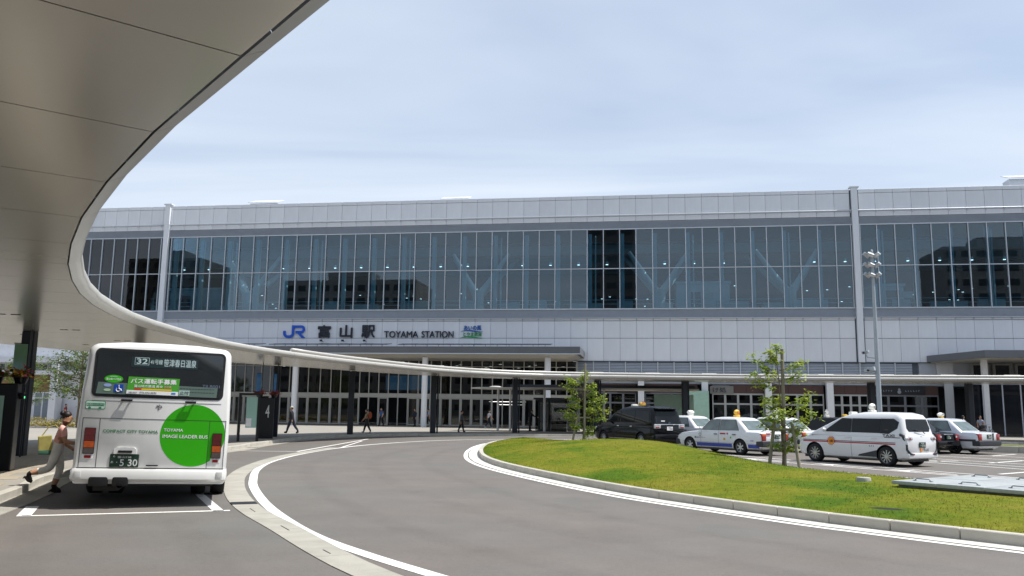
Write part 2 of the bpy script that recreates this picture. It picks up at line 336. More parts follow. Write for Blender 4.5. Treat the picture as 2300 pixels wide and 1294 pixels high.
M_SEAL = mat('crack_seal', '#38352f', .7, var=.2, scale=6)
rgc = random.Random(12)
for x, y, a, n_ in ((-6.0, 25, 60, 20),):
    P = [Vector((x, y, 0))]
    for _ in range(n_): a += rgc.gauss(0, 14); P.append(P[-1]+Vector((math.cos(R(a)), math.sin(R(a)), 0))*.22)
    ribbon(P, .008, .003, 'sealed_crack', M_SEAL)
# bus bay box and further bay lines
for a, b, w in [((-9.42, 11.95), (-6.74, 13.42), .12), ((-6.88, 13.3), (-9.1, 16.5), .17), ((-9.38, 11.95), (-10.13, 13.1), .2), ((-16.2, 31.4), (-13.2, 31.75), .12), ((-13.3, 31.75), (-15.2, 46.3), .14),
                ((-14.6, 43.5), (-13.0, 36), .10), ((-4.5, 51.4), (2.5, 50.2), .14)]: line(a, b, w, .0045)
# taxi rank markings
for a, b, w in [((2.2, 35.4), (11.6, 23.4), .13), ((3.4, 36.6), (11.8, 24.6), .12), ((7.5, 39), (13.6, 29), .13), ((8.2, 39.5), (14.3, 30.6), .12), ((9.3, 40.0), (15.6, 31.8), .12), ((10.6, 41.5), (17.2, 34.6), .13), ((12.6, 42.6), (19.0, 37.4), .13),
                ((13.0, 34.2), (15.3, 36.7), .15), ((15.4, 40.3), (17.4, 42.7), .15), ((10.8, 27.7), (12.2, 29.1), .15), ((10.2, 34.1), (12.3, 35.3), .15)]: line(a, b, w, .0045)
am = MB().add([(-.07, 0, 0), (.07, 0, 0), (.07, 1.5, 0), (.3, 1.35, 0), (0, 2.5, 0), (-.3, 1.35, 0), (-.07, 1.5, 0)], [(0, 1, 2, 3, 4, 5, 6)]).mesh('lane_arrow', M_PAINT, fix=False)
for x, y in [(5.4, 32.1), (7.6, 29.4), (9.35, 27.0), (11.2, 24.6)]: inst('lane_arrow', am, ground, (x, y, .0052), (0, 0, R(38)))

# ------------------------------------------------------------------ grass island
NEAR = [(-6.2, 45.3), (-7.25, 43.9), (-7.2, 40), (-6.75, 36), (-6.16, 32.5), (-5.47, 29.4), (-4.63, 26.7), (-3.63, 24.3), (-2.31, 21.7), (-1.2, 19.7), (-.4, 18.4), (.43, 17.2), (2.6, 14.6), (3.66, 13.55), (4.66, 12.65), (6.2, 11.4), (8.5, 9.8), (12, 7.6)]
BACK = [(-6.2, 45.3), (-5.2, 45.4), (-4.0, 44.6), (-2.2, 42.4), (-.6, 40.2), (.9, 37.4), (1.9, 35.1), (2.75, 32.5), (3.4, 30.2), (3.95, 28.5), (4.45, 26.9), (5.05, 25.3), (6.0, 24.0), (7.0, 22.6), (8.5, 20.8), (10.2, 18.8), (12.2, 16.5), (15, 13.5)]
NC = catmull(NEAR, 10); BC = catmull(BACK, 10)
def inner(P, n, d): return [p+q*d for p, q in zip(P, n)]
NI = inner(NC, normals(NC), .17); BI = inner(BC, normals(BC), -.12)
def mound(p, s):
    x, y = p.x, p.y
    e = min(1, 4*s*(1-s)*1.15); e = e*e*(3-2*e)
    z = .155+.43*math.exp(-((x-.0)/4.4)**2-((y-31.5)/6.0)**2)*e**.6+.13*e+.03*math.sin(x*1.1+y*.7)*e
    return z
NS = 26; lawn = MB(); rows = []
for i in range(len(NI)):
    rows.append([])
    for k in range(NS+1):
        s = k/NS; p = NI[i]*(1-s)+BI[i]*s; rows[-1].append((p.x, p.y, mound(p, s)))
lawn.v = [q for r in rows for q in r]; lawn.f = [(i*(NS+1)+k, (i+1)*(NS+1)+k, (i+1)*(NS+1)+k+1, i*(NS+1)+k+1) for i in range(len(rows)-1) for k in range(NS)]; lawn.m = [0]*len(lawn.f)
def grass_mat(name, k=1.):
    m = bpy.data.materials.new(name); m.use_nodes = True; nt = m.node_tree; N = nt.nodes.new; L = nt.links.new; b = nt.nodes['Principled BSDF']; b.inputs['Roughness'].default_value = .75; b.inputs['Specular IOR Level'].default_value = .08
    tc = N('ShaderNodeTexCoord'); n1 = N('ShaderNodeTexNoise'); n1.inputs['Scale'].default_value = .42; n1.inputs['Detail'].default_value = 6; n1.inputs['Roughness'].default_value = .62; L(tc.outputs['Object'], n1.inputs['Vector'])
    cr = N('ShaderNodeValToRGB'); L(n1.outputs['Fac'], cr.inputs[0]); E = cr.color_ramp.elements
    E[0].position = .36; E[0].color = (.060*k, .115*k, .004*k, 1); E[1].position = .68; E[1].color = (.18*k, .168*k, .018*k, 1); e = E.new(.5); e.color = (.125*k, .148*k, .007*k, 1)
    n2 = N('ShaderNodeTexNoise'); n2.inputs['Scale'].default_value = 26; n2.inputs['Detail'].default_value = 4; L(tc.outputs['Object'], n2.inputs['Vector'])
    mr = N('ShaderNodeMapRange'); mr.inputs[1].default_value = .3; mr.inputs[2].default_value = .7; mr.inputs[3].default_value = .8; mr.inputs[4].default_value = 1.15; L(n2.outputs['Fac'], mr.inputs[0])
    n3 = N('ShaderNodeTexNoise'); n3.inputs['Scale'].default_value = 4.5; n3.inputs['Detail'].default_value = 5; n3.inputs['Roughness'].default_value = .7; L(tc.outputs['Object'], n3.inputs['Vector']); m3 = N('ShaderNodeMapRange'); m3.inputs[1].default_value = .3; m3.inputs[2].default_value = .7; m3.inputs[3].default_value = .72; m3.inputs[4].default_value = 1.2; L(n3.outputs['Fac'], m3.inputs[0]); mm = N('ShaderNodeMath'); mm.operation = 'MULTIPLY'; L(mr.outputs[0], mm.inputs[0]); L(m3.outputs[0], mm.inputs[1])
    sc = N('ShaderNodeVectorMath'); sc.operation = 'SCALE'; L(cr.outputs[0], sc.inputs[0]); L(mm.outputs[0], sc.inputs['Scale']); L(sc.outputs[0], b.inputs['Base Color'])
    bp = N('ShaderNodeBump'); bp.inputs['Strength'].default_value = .7; bp.inputs['Distance'].default_value = .04; L(n2.outputs['Fac'], bp.inputs['Height']); L(bp.outputs[0], b.inputs['Normal'])
    return m
M_LAWN = grass_mat('lawn_soil'); M_BLADE = grass_mat('grass_blade', 1.4)
lo = lawn.build('lawn', M_LAWN, smooth=True); tag(lo, 'mown yellow-green lawn mound of the traffic island', 'lawn', kind='structure')
bl = MB(); rg = random.Random(3); bv = []; bf = []
for q in range(60000):
    i = rg.randrange(len(rows)-1); k = rg.randrange(NS); a = rows[i][k]; b = rows[i+1][k+1]; c = rows[i][k+1]; u, v = rg.random(), rg.random()
    if a[1] > 40 and rg.random() < .5: continue
    x = a[0]+(rows[i+1][k][0]-a[0])*u+(c[0]-a[0])*v; y = a[1]+(rows[i+1][k][1]-a[1])*u+(c[1]-a[1])*v; z = a[2]+(b[2]-a[2])*(u+v)/2
    h = rg.uniform(.010, .030)*(1.9 if (k in (0, NS-1) or math.sin(i*1.7+k*2.3) > .93) else 1); t = rg.uniform(0, 6.28); w = .005; dx, dy = math.cos(t)*w, math.sin(t)*w; lx, ly = rg.gauss(0, .02), rg.gauss(0, .02)
    n0 = len(bv); bv += [(x-dx, y-dy, z-.004), (x+dx, y+dy, z-.004), (x+lx, y+ly, z+h)]; bf.append((n0, n0+1, n0+2))
bl.v = bv; bl.f = bf; bl.m = [0]*len(bf)
go = bl.build('grass', M_BLADE, fix=False); tag(go, 'short mown grass blades covering the traffic island', 'grass', kind='stuff')
ik = empty('island_kerb', kind='structure', label='rounded concrete kerb around the grass island', cat='kerb')
RING = [p.copy() for p in NC]
kerb_line(RING, 1.0, 'kerb_stone', ik, w=.16, h=.165, side=1)
kerb_line([p.copy() for p in BC], 1.5, 'kerb_stone', ik, w=.12, h=.16, side=-1)
slab_line(NC, 2.0, .40, 'gutter_slab', ik, z=.012, gap=.004, side=-1, m=M_GUTW)
ribbon([p-n*.51 for p, n in zip(NC, normals(NC))], .15, .005)

# concrete lid, vault covers and slot on the island
M_GALV = mat('galvanised_steel', '#a6abab', .5, .2, var=.16, scale=14, rnd=.04, detail=8, bump=.08, bscale=60)
M_GALV2 = mat('plinth_steel', '#7d878c', .55, .3, var=.14, scale=6)
zl = .30
lid = MB().lathe([(0, 0), (.14, 0), (.15, .01), (.15, .09), (.14, .11), (0, .112)], 28).build('inspection_lid', mat('lid_concrete', '#a4a4a0', .8, var=.12, scale=5), loc=(4.85, 19.55, zl-.04), smooth=35)
tag(lid, 'round pale concrete lid standing in the lawn left of the steel covers', 'lid')
va = empty('vault_cover', (5.08, 18.35, 0), R(-46), label='grey galvanised steel hatch covers on a low plinth in the lawn', cat='hatch')
e1, e2 = 3.2, 4.6
bxo('plinth', .1, e2-.1, .1, e1-.1, .1, .335, M_GALV2, va)
for i in range(5):
    for j in range(2):
        p_ = bxo('hatch_panel', i*.92+.006, i*.92+.914, j*1.6+.006, j*1.6+1.594, .335, .405+.004*((i+j) % 2), M_GALV, va, bev=.008)
        hb = MB(); hx = .0; hb.tube([(-.17, -.12, .035), (-.13, -.12, .075), (.13, -.12, .075), (.17, -.12, .035)], .011, 6); hb.box((-.17, -.12, .04), (.06, .05, .012)); hb.box((.17, -.12, .04), (.06, .05, .012))
        hb.build('handle', M_GALV2, p_, loc=(0, -.3 if j == 0 else .5, .006))
slot = MB().add([(-.28, 0, .0), (-.1, .02, .012), (.15, .02, .012), (.3, 0, .0), (.12, -.02, -.006), (-.12, -.02, -.006)], [(0, 1, 2, 3, 4, 5)]).build('drain_slot', M_DARK, loc=(3.72, 13.75, .305), rot=(R(8), 0, R(-25)), fix=False)
tag(slot, 'dark narrow slot opening in the lawn near the front kerb', 'drain')

# planting bed behind the parked cars on the right
bed = empty('planting_bed', kind='structure', label='low kerbed grass strip behind the rightmost taxis', cat='planting bed')
bp_ = [Vector((14.5, 46.2, 0)), Vector((16.5, 44.9, 0)), Vector((22, 42.6, 0)), Vector((32, 39, 0)), Vector((46, 34, 0))]
kerb_line(catmull(bp_, 6), 1.4, 'kerb_stone', bed, w=.16, h=.32, side=1)
gp = catmull(bp_, 6); gn = normals(gp)
MB().strip([(p.x, p.y, .30) for p in inner(gp, gn, .15)], [(p.x, p.y, .34) for p in inner(gp, gn, 1.5)]).build('grass_strip', M_LAWN, bed, fix=False)
kerb_line([p+n*1.5 for p, n in zip(gp, gn)], 1.4, 'kerb_stone', bed, w=.16, h=.34, side=1)
# ------------------------------------------------------------------ station building
D = 78.7
M_WPAN = mat('white_panel', (.74, .765, .80), .42, .0, var=.045, scale=1.4, rnd=.04, spec=.5, stretch=(2, 2, .3), detail=7)
M_JOINT = mat('joint_dark', '#565d66', .8)
M_LOUV = mat('louvre_grey', '#b4bac2', .5, .1, var=.05, scale=2)
M_MULL = mat('mullion_alu', '#c3cad0', .4, .35, var=.04)
M_FIN = mat('inner_fin', '#c6dcdc', .5, .0, var=.06)
M_GLS = glass('facade_glass', (.62, .84, .95), 1.85, wob=.012)
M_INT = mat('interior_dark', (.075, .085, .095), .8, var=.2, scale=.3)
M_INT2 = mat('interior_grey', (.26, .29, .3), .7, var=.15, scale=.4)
M_STEELW = mat('branch_column_paint', (.6, .64, .64), .5, var=.06)
M_LAMP = mat('lamp_glow', (1, .97, .9), .5, emit=2.0)
st = empty('station_building', (0, D, 0), label='long grey-white station building with a two-row glass band', cat='building')
seg = [-48.9-1.33*i for i in range(26)][::-1]+[-47.75]+[-46.39+1.543*i for i in range(36)]+[9.04, 10.47, 11.9, 13.33, 14.9, 16.46, 18.04, 19.4]+[20.2]+[21.65+1.56*i for i in range(16)]
mods = [(seg[i], seg[i+1]) for i in range(len(seg)-1) if seg[i+1]-seg[i] > .9]
XL, XR = seg[0], seg[-1]
def pmesh(w, h, d, m, bev=.012):
    k = ('pm', round(w, 3), round(h, 3), round(d, 3), m.name)
    if k not in TXT: TXT[k] = MB().box((0, 0, 0), (w, d, h)).mesh('panel', m, bev=bev, seg=1)
    return TXT[k]
G_ = .02
pm_par = {}
def add_panel(name, x0, x1, z0, z1, y=0., d=.06, m=M_WPAN, g=G_, parent=st):
    return inst(name, pmesh(x1-x0-g, z1-z0-g, d, m), parent, ((x0+x1)/2, y, (z0+z1)/2))
bk = MB()                                     # dark backing behind the joints
bk.bx(XL, XR, .035, .3, 19.05, 22.3); bk.bx(XL, XR, .035, .3, 6.4, 11.25)
bk.build('backing_wall', M_JOINT, st)
for x0, x1 in mods:
    add_panel('parapet_panel', x0, x1, 20.29, 21.98); add_panel('coping_panel', x0, x1, 21.99, 22.36, y=-.01)
    add_panel('band_panel', x0, x1, 19.78, 20.27, y=-.02, g=.02)
    add_panel('band_panel', x0, x1, 10.22, 10.46, y=-.02, g=.02)
    add_panel('wall_panel', x0, x1, 8.57, 10.20)
    add_panel('wall_panel', x0, x1, 6.42, 8.55)
    for z0, z1 in ((15.24, 18.98), (11.38, 15.16)):
        inst('glass_pane', pmesh(x1-x0-.05, z1-z0, .02, M_GLS, 0), st, ((x0+x1)/2, .06, (z0+z1)/2))
for x in seg:
    inst('mullion', pmesh(.075, 7.75, .16, M_MULL, 0), st, (x, .0, 15.18))
for z, h in ((19.02, .09), (15.2, .075), (11.33, .11)): bxo('transom', XL, XR, -.06, .1, z-h/2, z+h/2, M_MULL, st)
for z0, z1, n in ((19.07, 19.76, 7), (10.48, 11.27, 8)):
    l = MB()
    for i in range(n):
        z = z0+(z1-z0)*(i+.5)/n; hh = (z1-z0)/n
        l.add([(XL, -.03, z-hh*.42), (XR, -.03, z-hh*.42), (XR, .03, z+hh*.45), (XL, .03, z+hh*.45)], [(0, 1, 2, 3)])
    tag(l.build('louvre_blades', M_LOUV, st), kind='stuff')
rail = MB(); rail.tube([(XL, -.28, 20.33), (XR, -.28, 20.33)], .045, 6); rail.build('rail_pipe', M_MULL, st)
rail = MB(); rail.bx(XL, XR, -.22, -.02, 10.43, 10.47); rail.build('ledge', M_MULL, st)
bm_ = MB().box((0, 0, 0), (.04, .28, .04)).box((0, -.1, -.1), (.05, .05, .2)).mesh('bracket', M_LOUV)
bm2 = MB().box((0, 0, 0), (.09, .12, .13)).mesh('bracket', M_LOUV)
for x in seg: inst('bracket', bm_, st, (x, -.16, 20.28)); inst('bracket', bm2, st, (x, -.09, 10.36))
for x, z1, z0 in ((-48.3, 22.45, 10.0), (19.8, 22.45, 6.4)):
    p_ = MB(); p_.bx(x-.27, x+.27, -.32, .05, z0, z1); p_.build('pilaster', M_WPAN, st, bev=.02)
    bxo('pilaster_cap', x-.42, x+.42, -.36, .3, z1+.002, z1+.12, M_WPAN, st)
bxo('pilaster', 19.55, 20.05, -.12, .0, 6.4, 6.5, M_WPAN, st)
# roof and hall behind the glass
bxo('roof_slab', XL, XR, .3, .9, 21.4, 22.2, M_LOUV, st); bxo('roof_slab', XL, XR, 5.5, 30, 21.4, 22.2, M_LOUV, st)
M_RLG = glass('roof_glass', (.30, .32, .33), 1.5)
for q0 in range(42): bxo('added_roof_light', XL+q0*3.2, XL+q0*3.2+3.1, .9, 5.5, 21.9, 21.95, M_RLG, st) if XL+q0*3.2+3.1 < XR else None  # unseen glazed roof strip, added so that daylight brightens the hall
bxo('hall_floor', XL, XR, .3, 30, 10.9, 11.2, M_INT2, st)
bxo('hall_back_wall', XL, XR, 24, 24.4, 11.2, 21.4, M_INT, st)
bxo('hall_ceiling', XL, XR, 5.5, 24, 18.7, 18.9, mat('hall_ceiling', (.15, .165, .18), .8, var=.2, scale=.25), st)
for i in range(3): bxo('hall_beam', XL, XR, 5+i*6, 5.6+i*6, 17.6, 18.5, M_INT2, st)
bxo('end_wall', XL-.4, XL, .2, 30, 0, 22.2, M_WPAN, st); bxo('end_wall', XR, XR+.4, .2, 30, 0, 22.2, M_WPAN, st)
for i, x in enumerate(seg[::2]):
    bxo('glass_fin', x+.06, x+.42, .5, .85, 11.25, 18.7, M_FIN, st)
    if i % 3 == 0: tb = MB(); tb.tube([(x+.75, 1.0, 11.2), (x+.75, 1.0, 18.6)], .07, 6); tb.build('downpipe', M_FIN, st)
for z in (11.95, 12.35): bxo('hall_rail', XL, XR, 1.3, 1.36, z, z+.05, M_FIN, st)
# screens, boxes and kiosks standing in the hall
rg = random.Random(5)
M_MINT = mat('hall_mint', (.45, .56, .56), .5, var=.12, scale=.8)
M_HGLS = mat('hall_white', (.62, .68, .68), .5, var=.1, scale=.8)
for x in [-58, -52.5, -43.8, -39.6, -31.2, -27.6, -22.2, -16.8, -12.6, -9.8, -5.0, -1.2, 2.8, 9.0, 13.2, 16.4, 21.2, 24.4, 28.6, 32.2]:
    w = rg.uniform(1.2, 3.4); bxo('hall_screen', x-w/2, x+w/2, 2.2+rg.random(), 2.5+rg.random()+.6, 11.2, 12.25+rg.uniform(-.1, .35), M_MINT, st)
for x0, x1, z1 in ((-50.5, -44.6, 14.2), (3.8, 9.0, 14.4), (22.4, 25.2, 14.0)):
    kb = MB(); kb.bx(x0, x1, 5, 8.5, 11.2, z1); kb.bx(x0-.15, x1+.15, 4.8, 8.7, z1+.001, z1+.25); k_ = kb.build('hall_kiosk', M_HGLS, st)
    bxo('kiosk_window', x0+1.2, x0+2.4, 4.93, 5.0, 12.1, 13.6, M_INT, k_); bxo('kiosk_sign', x0+2.7, x0+3.6, 4.93, 5.0, 12.9, 13.5, M_MINT, k_)
def branch(x, parent):
    b = MB(); b.tube([(x, 3.2, 11.2), (x, 3.2, 12.6), (x, 3.2, 13.6)], [.62, .58, .62], 12)
    b.build('column_trunk', M_STEELW, parent, smooth=50)
    for dx, dy in ((-2.9, 1.2), (2.9, 1.2), (-3.4, 4.2), (3.4, 4.2)):
        q = MB(); q.tube([(x+dx*.04, 3.2+dy*.04, 13.2), (x+dx*.3, 3.2+dy*.3, 14.3), (x+dx, 3.2+dy, 17.6)], [.42, .33, .2], 10); q.build('column_branch', M_STEELW, parent, smooth=50)
for x in (-40.6, -15.9, 4.0-1.9, 14.4, -64+1): branch(x, st)
lm = MB().lathe([(0, .3), (.11, .3), (.15, .1), (.15, 0), (0, 0)], 10).mesh('pendant_lamp', [M_HGLS]); 
lg = MB().lathe([(0, 0), (.12, 0), (.12, -.03), (0, -.04)], 10).mesh('lamp_glow', [M_LAMP])
for i in range(34):
    x = -60+i*2.85; p_ = inst('pendant_lamp', lm, st, (x, 4.2, 16.35)); inst('lamp_glow', lg, p_, (0, 0, -.01))
for i in range(46):
    x = -60+rg.uniform(0, 97); inst('ceiling_lamp', lg, st, (x, 8+rg.uniform(0, 13), rg.choice((14.7, 14.7, 13.4, 15.0))), (0, 0, 0), (.9, .9, .5))
for x0, x1 in ((-27.5, -24.6), (-23.2, -21.0), (-10.9, -8.2), (-6.4, -.6), (0.0, 2.4), (12.6, 14.5), (20.6, 22.4)):
    gl_ = MB(); x = x0
    while x < x1: w = rg.uniform(.2, .9); gl_.bx(x, x+w, 23.8, 23.9, 13.35, 13.35+rg.uniform(.15, .32)); x += w+rg.uniform(.1, .35)
    gl_.build('far_window', mat('far_daylight', (.9, .95, 1.0), .5, emit=.8), st)
# rooftop vents
for x, w, y in ((-39.3, 3.3, 3.5), (-18.6, 3.0, 4.0), (35.0, 3.0, 1.5)):
    v_ = empty('roof_vent', (x, D+y, 22.55), label={-39.3: 'white two-leaf roof vent hood near the left pilaster', -18.6: 'white two-leaf roof vent hood above the station name', 35.0: 'white roof vent hood at the far right roof edge'}[x], cat='roof vent')
    for s in (-1, 1):
        MB().add([(s*.03, -.8, .75), (s*w/2, -.8, .75), (s*w/2, .9, 1.35), (s*.03, .9, 1.35), (s*.03, -.8, .69), (s*w/2, -.8, .69), (s*w/2, .9, 1.27), (s*.03, .9, 1.27)], [(0, 1, 2, 3), (4, 5, 6, 7), (0, 1, 5, 4), (1, 2, 6, 5), (2, 3, 7, 6), (3, 0, 4, 7)]).build('vent_leaf', mat('vent_white', (.75, .77, .78), .4, .2), v_)
    bxo('vent_base', -w/2+.1, w/2-.1, -.55, .8, 0, .66, M_WPAN, v_)
# station name
sg = empty('station_sign', (0, D-.05, 0), label='raised station name with blue emblem letters and dark characters on the facade', cat='sign')
M_JR = mat('emblem_blue', '#0a55c4', .4, var=.03); M_CHR = mat('sign_navy', '#1c2230', .45, var=.04)
jr = MB()                                          # emblem: flat-stroke J joined to R
def flat(m, poly, y0=-.14, y1=-.04):
    n = len(poly); m.add([(p[0], y0, p[1]) for p in poly]+[(p[0], y1, p[1]) for p in poly], [tuple(range(n)), tuple(range(n, 2*n))[::-1]]+[(i, n+i, n+(i+1) % n, (i+1) % n) for i in range(n)])
def arcp(cx, cz, r0, r1, a0, a1, n=8):
    o = [(cx+r0*math.cos(R(a0+(a1-a0)*i/n)), cz+r0*math.sin(R(a0+(a1-a0)*i/n))) for i in range(n+1)]; q = [(cx+r1*math.cos(R(a0+(a1-a0)*i/n)), cz+r1*math.sin(R(a0+(a1-a0)*i/n))) for i in range(n+1)]
    return o+q[::-1]
X0, Z0, S = -34.97, 8.58, 1.25
T_ = lambda P: [(X0+p[0]*S, Z0+p[1]*S) for p in P]
flat(jr, T_([(0, .56), (.2, .56), (.2, .38), (0, .38)])); flat(jr, T_(arcp(.38, .38, .38, .18, 180, 270))); flat(jr, T_([(.38, 0), (.56, 0), (.56, .2), (.38, .2)])); flat(jr, T_(arcp(.56, .36, .36, .16, 270, 360)))
flat(jr, T_([(.72, .36), (.92, .36), (.92, 1.0), (.72, 1.0)])); flat(jr, T_([(.92, 1.0), (1.5, 1.0), (1.5, .8), (.92, .8)])); flat(jr, T_(arcp(1.5, .68, .32, .12, -90, 90))); flat(jr, T_([(1.04, .56), (1.5, .56), (1.5, .36), (1.04, .36)]))
flat(jr, T_([(1.2, .36), (1.47, .36), (1.86, 0), (1.56, 0), (1.1, .44)], ), -.145, -.045)
jr.build('emblem_letters', M_JR, sg)
for ch, x0, x1 in (('富', -31.32, -30.05), ('山', -29.05, -27.8), ('駅', -26.83, -25.5)): text('sign_character', ch, x0, -.05, 8.62, x1-x0, 1.2, M_CHR, sg, .12, .03)
for ch, x0, x1 in (('TOYAMA', -24.54, -21.12), ('STATION', -20.77, -17.61)): text('sign_word', ch, x0, -.05, 8.62, x1-x0, .62, M_CHR, sg, .1, .012)
lg_ = empty('railway_logo', (0, D-.05, 0), label='small blue and green wave logo right of the station name', cat='sign')
M_LB = mat('logo_blue', '#1d5fae', .5); M_LG = mat('logo_green', '#2f9c5c', .5); M_LW = mat('logo_white', (.8, .82, .85), .5)
def wave(z, a, h, x0=-16.95, x1=-14.7, n=14): return [(x0+(x1-x0)*i/n, z+a*math.sin(i/n*6.0)) for i in range(n+1)]+[(x0+(x1-x0)*i/n, z+h*math.sin(math.pi*i/n)+a*math.sin(i/n*6.0)) for i in range(n, -1, -1)]
w_ = MB(); flat(w_, wave(9.2, .05, .13), -.07, -.02); w_.build('logo_wave', M_LB, lg_)
w_ = MB(); flat(w_, wave(8.6, .05, .15), -.07, -.02); w_.build('logo_wave', M_LG, lg_)
text('logo_text', 'あいの風', -16.6, -.03, 9.33, 1.7, .45, M_LB, lg_, .05, .02); text('logo_text', 'とやま鉄道', -16.65, -.03, 8.76, 1.8, .38, M_LG, lg_, .05, .01)
for x in (-30.8, -28.59, -26.38):
    f_ = empty('wash_light', (x, D, 0), label={-30.8: 'small black floodlight below the first sign character', -28.59: 'small black floodlight below the middle sign character', -26.38: 'small black floodlight below the third sign character'}[x], cat='floodlight', group='floodlights under the station name')
    boxo('lamp_head', (0, -.6, 8.28), (.24, .2, .18), M_CHR, f_, bev=.02); boxo('arm', (0, -.3, 8.22), (.04, .5, .04), M_CHR, f_)

# ------------------------------------------------------------------ entrance canopy
M_FASC = mat('fascia_grey', '#6f7175', .45, .3, var=.05, scale=1); M_SOF = mat('soffit', '#b9b6ae', .5, .1, var=.04)
ec = empty('entrance_canopy', (0, 0, 0), label='flat grey entrance roof with dark solar panels above the station doors', cat='canopy')
EX0, EX1, EY0, EY1 = -60, -4.98, 72.5, D-.05
f_ = MB()
for i in range(7): f_.bx(EX0, EX1-.02*i*0, EY0+(.03 if i % 2 else 0), EY1, 6.65+i*.092, 6.65+i*.092+.091)
f_.build('fascia', M_FASC, ec)
MB().add([(EX0, EY0+.3, 6.645), (EX1-.3, EY0+.3, 6.645), (EX1-.3, EY1, 6.645), (EX0, EY1, 6.645), (EX0, EY0+1.2, 6.33), (EX1-1.2, EY0+1.2, 6.33), (EX1-1.2, EY1, 6.33), (EX0, EY1, 6.33)], [(0, 1, 5, 4), (1, 2, 6, 5), (4, 5, 6, 7)]).build('soffit', M_SOF, ec, fix=False)
bxo('gutter_edge', EX0, EX1+.05, EY0-.05, EY0+.02, 6.62, 6.70, M_MULL, ec)
M_SOLAR = mat('solar_cell', '#1a1f2a', .25, .2, var=.06)
for a, b in ((-59, -48.5), (-47.5, -35), (-34, -22.6), (-21.6, -7.6)):
    n = max(1, round((b-a)/1.05)); w = (b-a)/n
    for i in range(n):
        s_ = MB().box((0, 0, 0), (w-.03, 1.6, .05)).build('solar_panel', M_SOLAR, ec, loc=(a+w*(i+.5), EY0+1.6, 7.62), rot=(R(7), 0, 0))
        boxo('stand', (0, -.6, -.14), (.05, .05, .22), M_LOUV, s_)
M_COLW = mat('white_column', (.72, .73, .74), .45, var=.03)
for x in (-54, -42.8, -31.35, -19.05, -7.9):
    c_ = MB().lathe([(.27, .15), (.27, 6.4)], 20); c_.build('column', M_COLW, ec, loc=(x, 73.6, 0), smooth=True)

# ------------------------------------------------------------------ entrance glazing (part of the building)
eg = empty('station_entrance', (0, D-.4, 0), label='tall glazed entrance front with a row of doors under the canopy', cat='entrance')
M_EGL = glass('entrance_glass', (.5, .53, .52), 1.62, wob=.01); M_FRM = mat('door_frame', '#b4b3ac', .45, .3, var=.05)
em = [-41.6, -40.6, -39.61, -38.58, -37.74, -36.85, -35.92, -34.9, -33.9, -33.02, -31.97, -30.74, -29.65, -28.66, -27.67, -26.73, -25.79, -24.81, -23.83, -22.86, -21.89, -20.88, -19.65, -18.65, -17.7, -16.7, -15.67, -14.68, -13.66, -12.68, -11.66, -10.65, -9.68, -8.67, -7.6, -6.6, -5.7]
OPEN = {-26.73, -25.79, -23.83, -22.86, -36.85, -13.66, -12.68}
for i, x in enumerate(em):
    bxo('mullion', x-.045, x+.045, -.07, .07, .17, 6.35, M_FRM, eg)
    if i == len(em)-1: continue
    x1 = em[i+1]; w = x1-x-.09
    inst('glass_pane', pmesh(w, 2.5, .02, M_EGL, 0), eg, ((x+x1)/2, 0, 4.5)); inst('glass_pane', pmesh(w, .52, .02, M_EGL, 0), eg, ((x+x1)/2, 0, 6.08))
    if x not in OPEN:
        d_ = empty('door', ((x+x1)/2, 0, 0), parent=eg)
        inst('pane', pmesh(w-.16, 2.4, .02, M_EGL, 0), d_, (0, 0, 1.5))
        fr = MB(); fr.bx(-w/2+.002, -w/2+.08, -.03, .03, .2, 2.79); fr.bx(w/2-.08, w/2-.002, -.03, .03, .2, 2.79); fr.bx(-w/2+.08, w/2-.08, -.03, .03, .2, .3); fr.bx(-w/2+.08, w/2-.08, -.03, .03, 2.70, 2.79); fr.build('frame', M_FRM, d_)
bxo('transom', em[0], em[-1], -.1, .1, 2.8, 3.2, M_FRM, eg); bxo('transom', em[0], em[-1], -.09, .09, 5.76, 5.82, M_FRM, eg)
# concourse behind the doors
M_TAN = mat('stone_tan', '#8d7a5c', .6, var=.15, scale=1.2, stretch=(.3, 1, 4))
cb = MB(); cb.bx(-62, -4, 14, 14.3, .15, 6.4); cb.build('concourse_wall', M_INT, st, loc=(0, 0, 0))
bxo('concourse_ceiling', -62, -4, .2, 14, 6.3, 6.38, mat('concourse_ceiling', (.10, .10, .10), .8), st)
for x0, x1, z1 in ((-33.0, -29.8, 6.2), (-19.9, -18.7, 6.2)): bxo('stone_wall', x0, x1, 1.5, 2.6, .15, z1, M_TAN, st)
bxo('information_screen', -24.9, -20.4, 2.2, 2.35, 3.6, 5.0, mat('screen_blue', (.03, .10, .2), .3, var=.4, scale=.8, emit=.6), st)
for i in range(40):
    x = -40+i*.85; inst('ceiling_lamp', lg, st, (x, 3+(i*7 % 9), 6.28 if i % 3 else 3.1), (0, 0, 0), (1.3, .8, .6))
bxo('ceiling_lamp', -15.2, -11.4, 6.5, 6.7, 2.58, 2.62, M_LAMP, st); bxo('ceiling_lamp', -14.6, -11.8, 9, 9.2, 2.3, 2.34, M_LAMP, st)
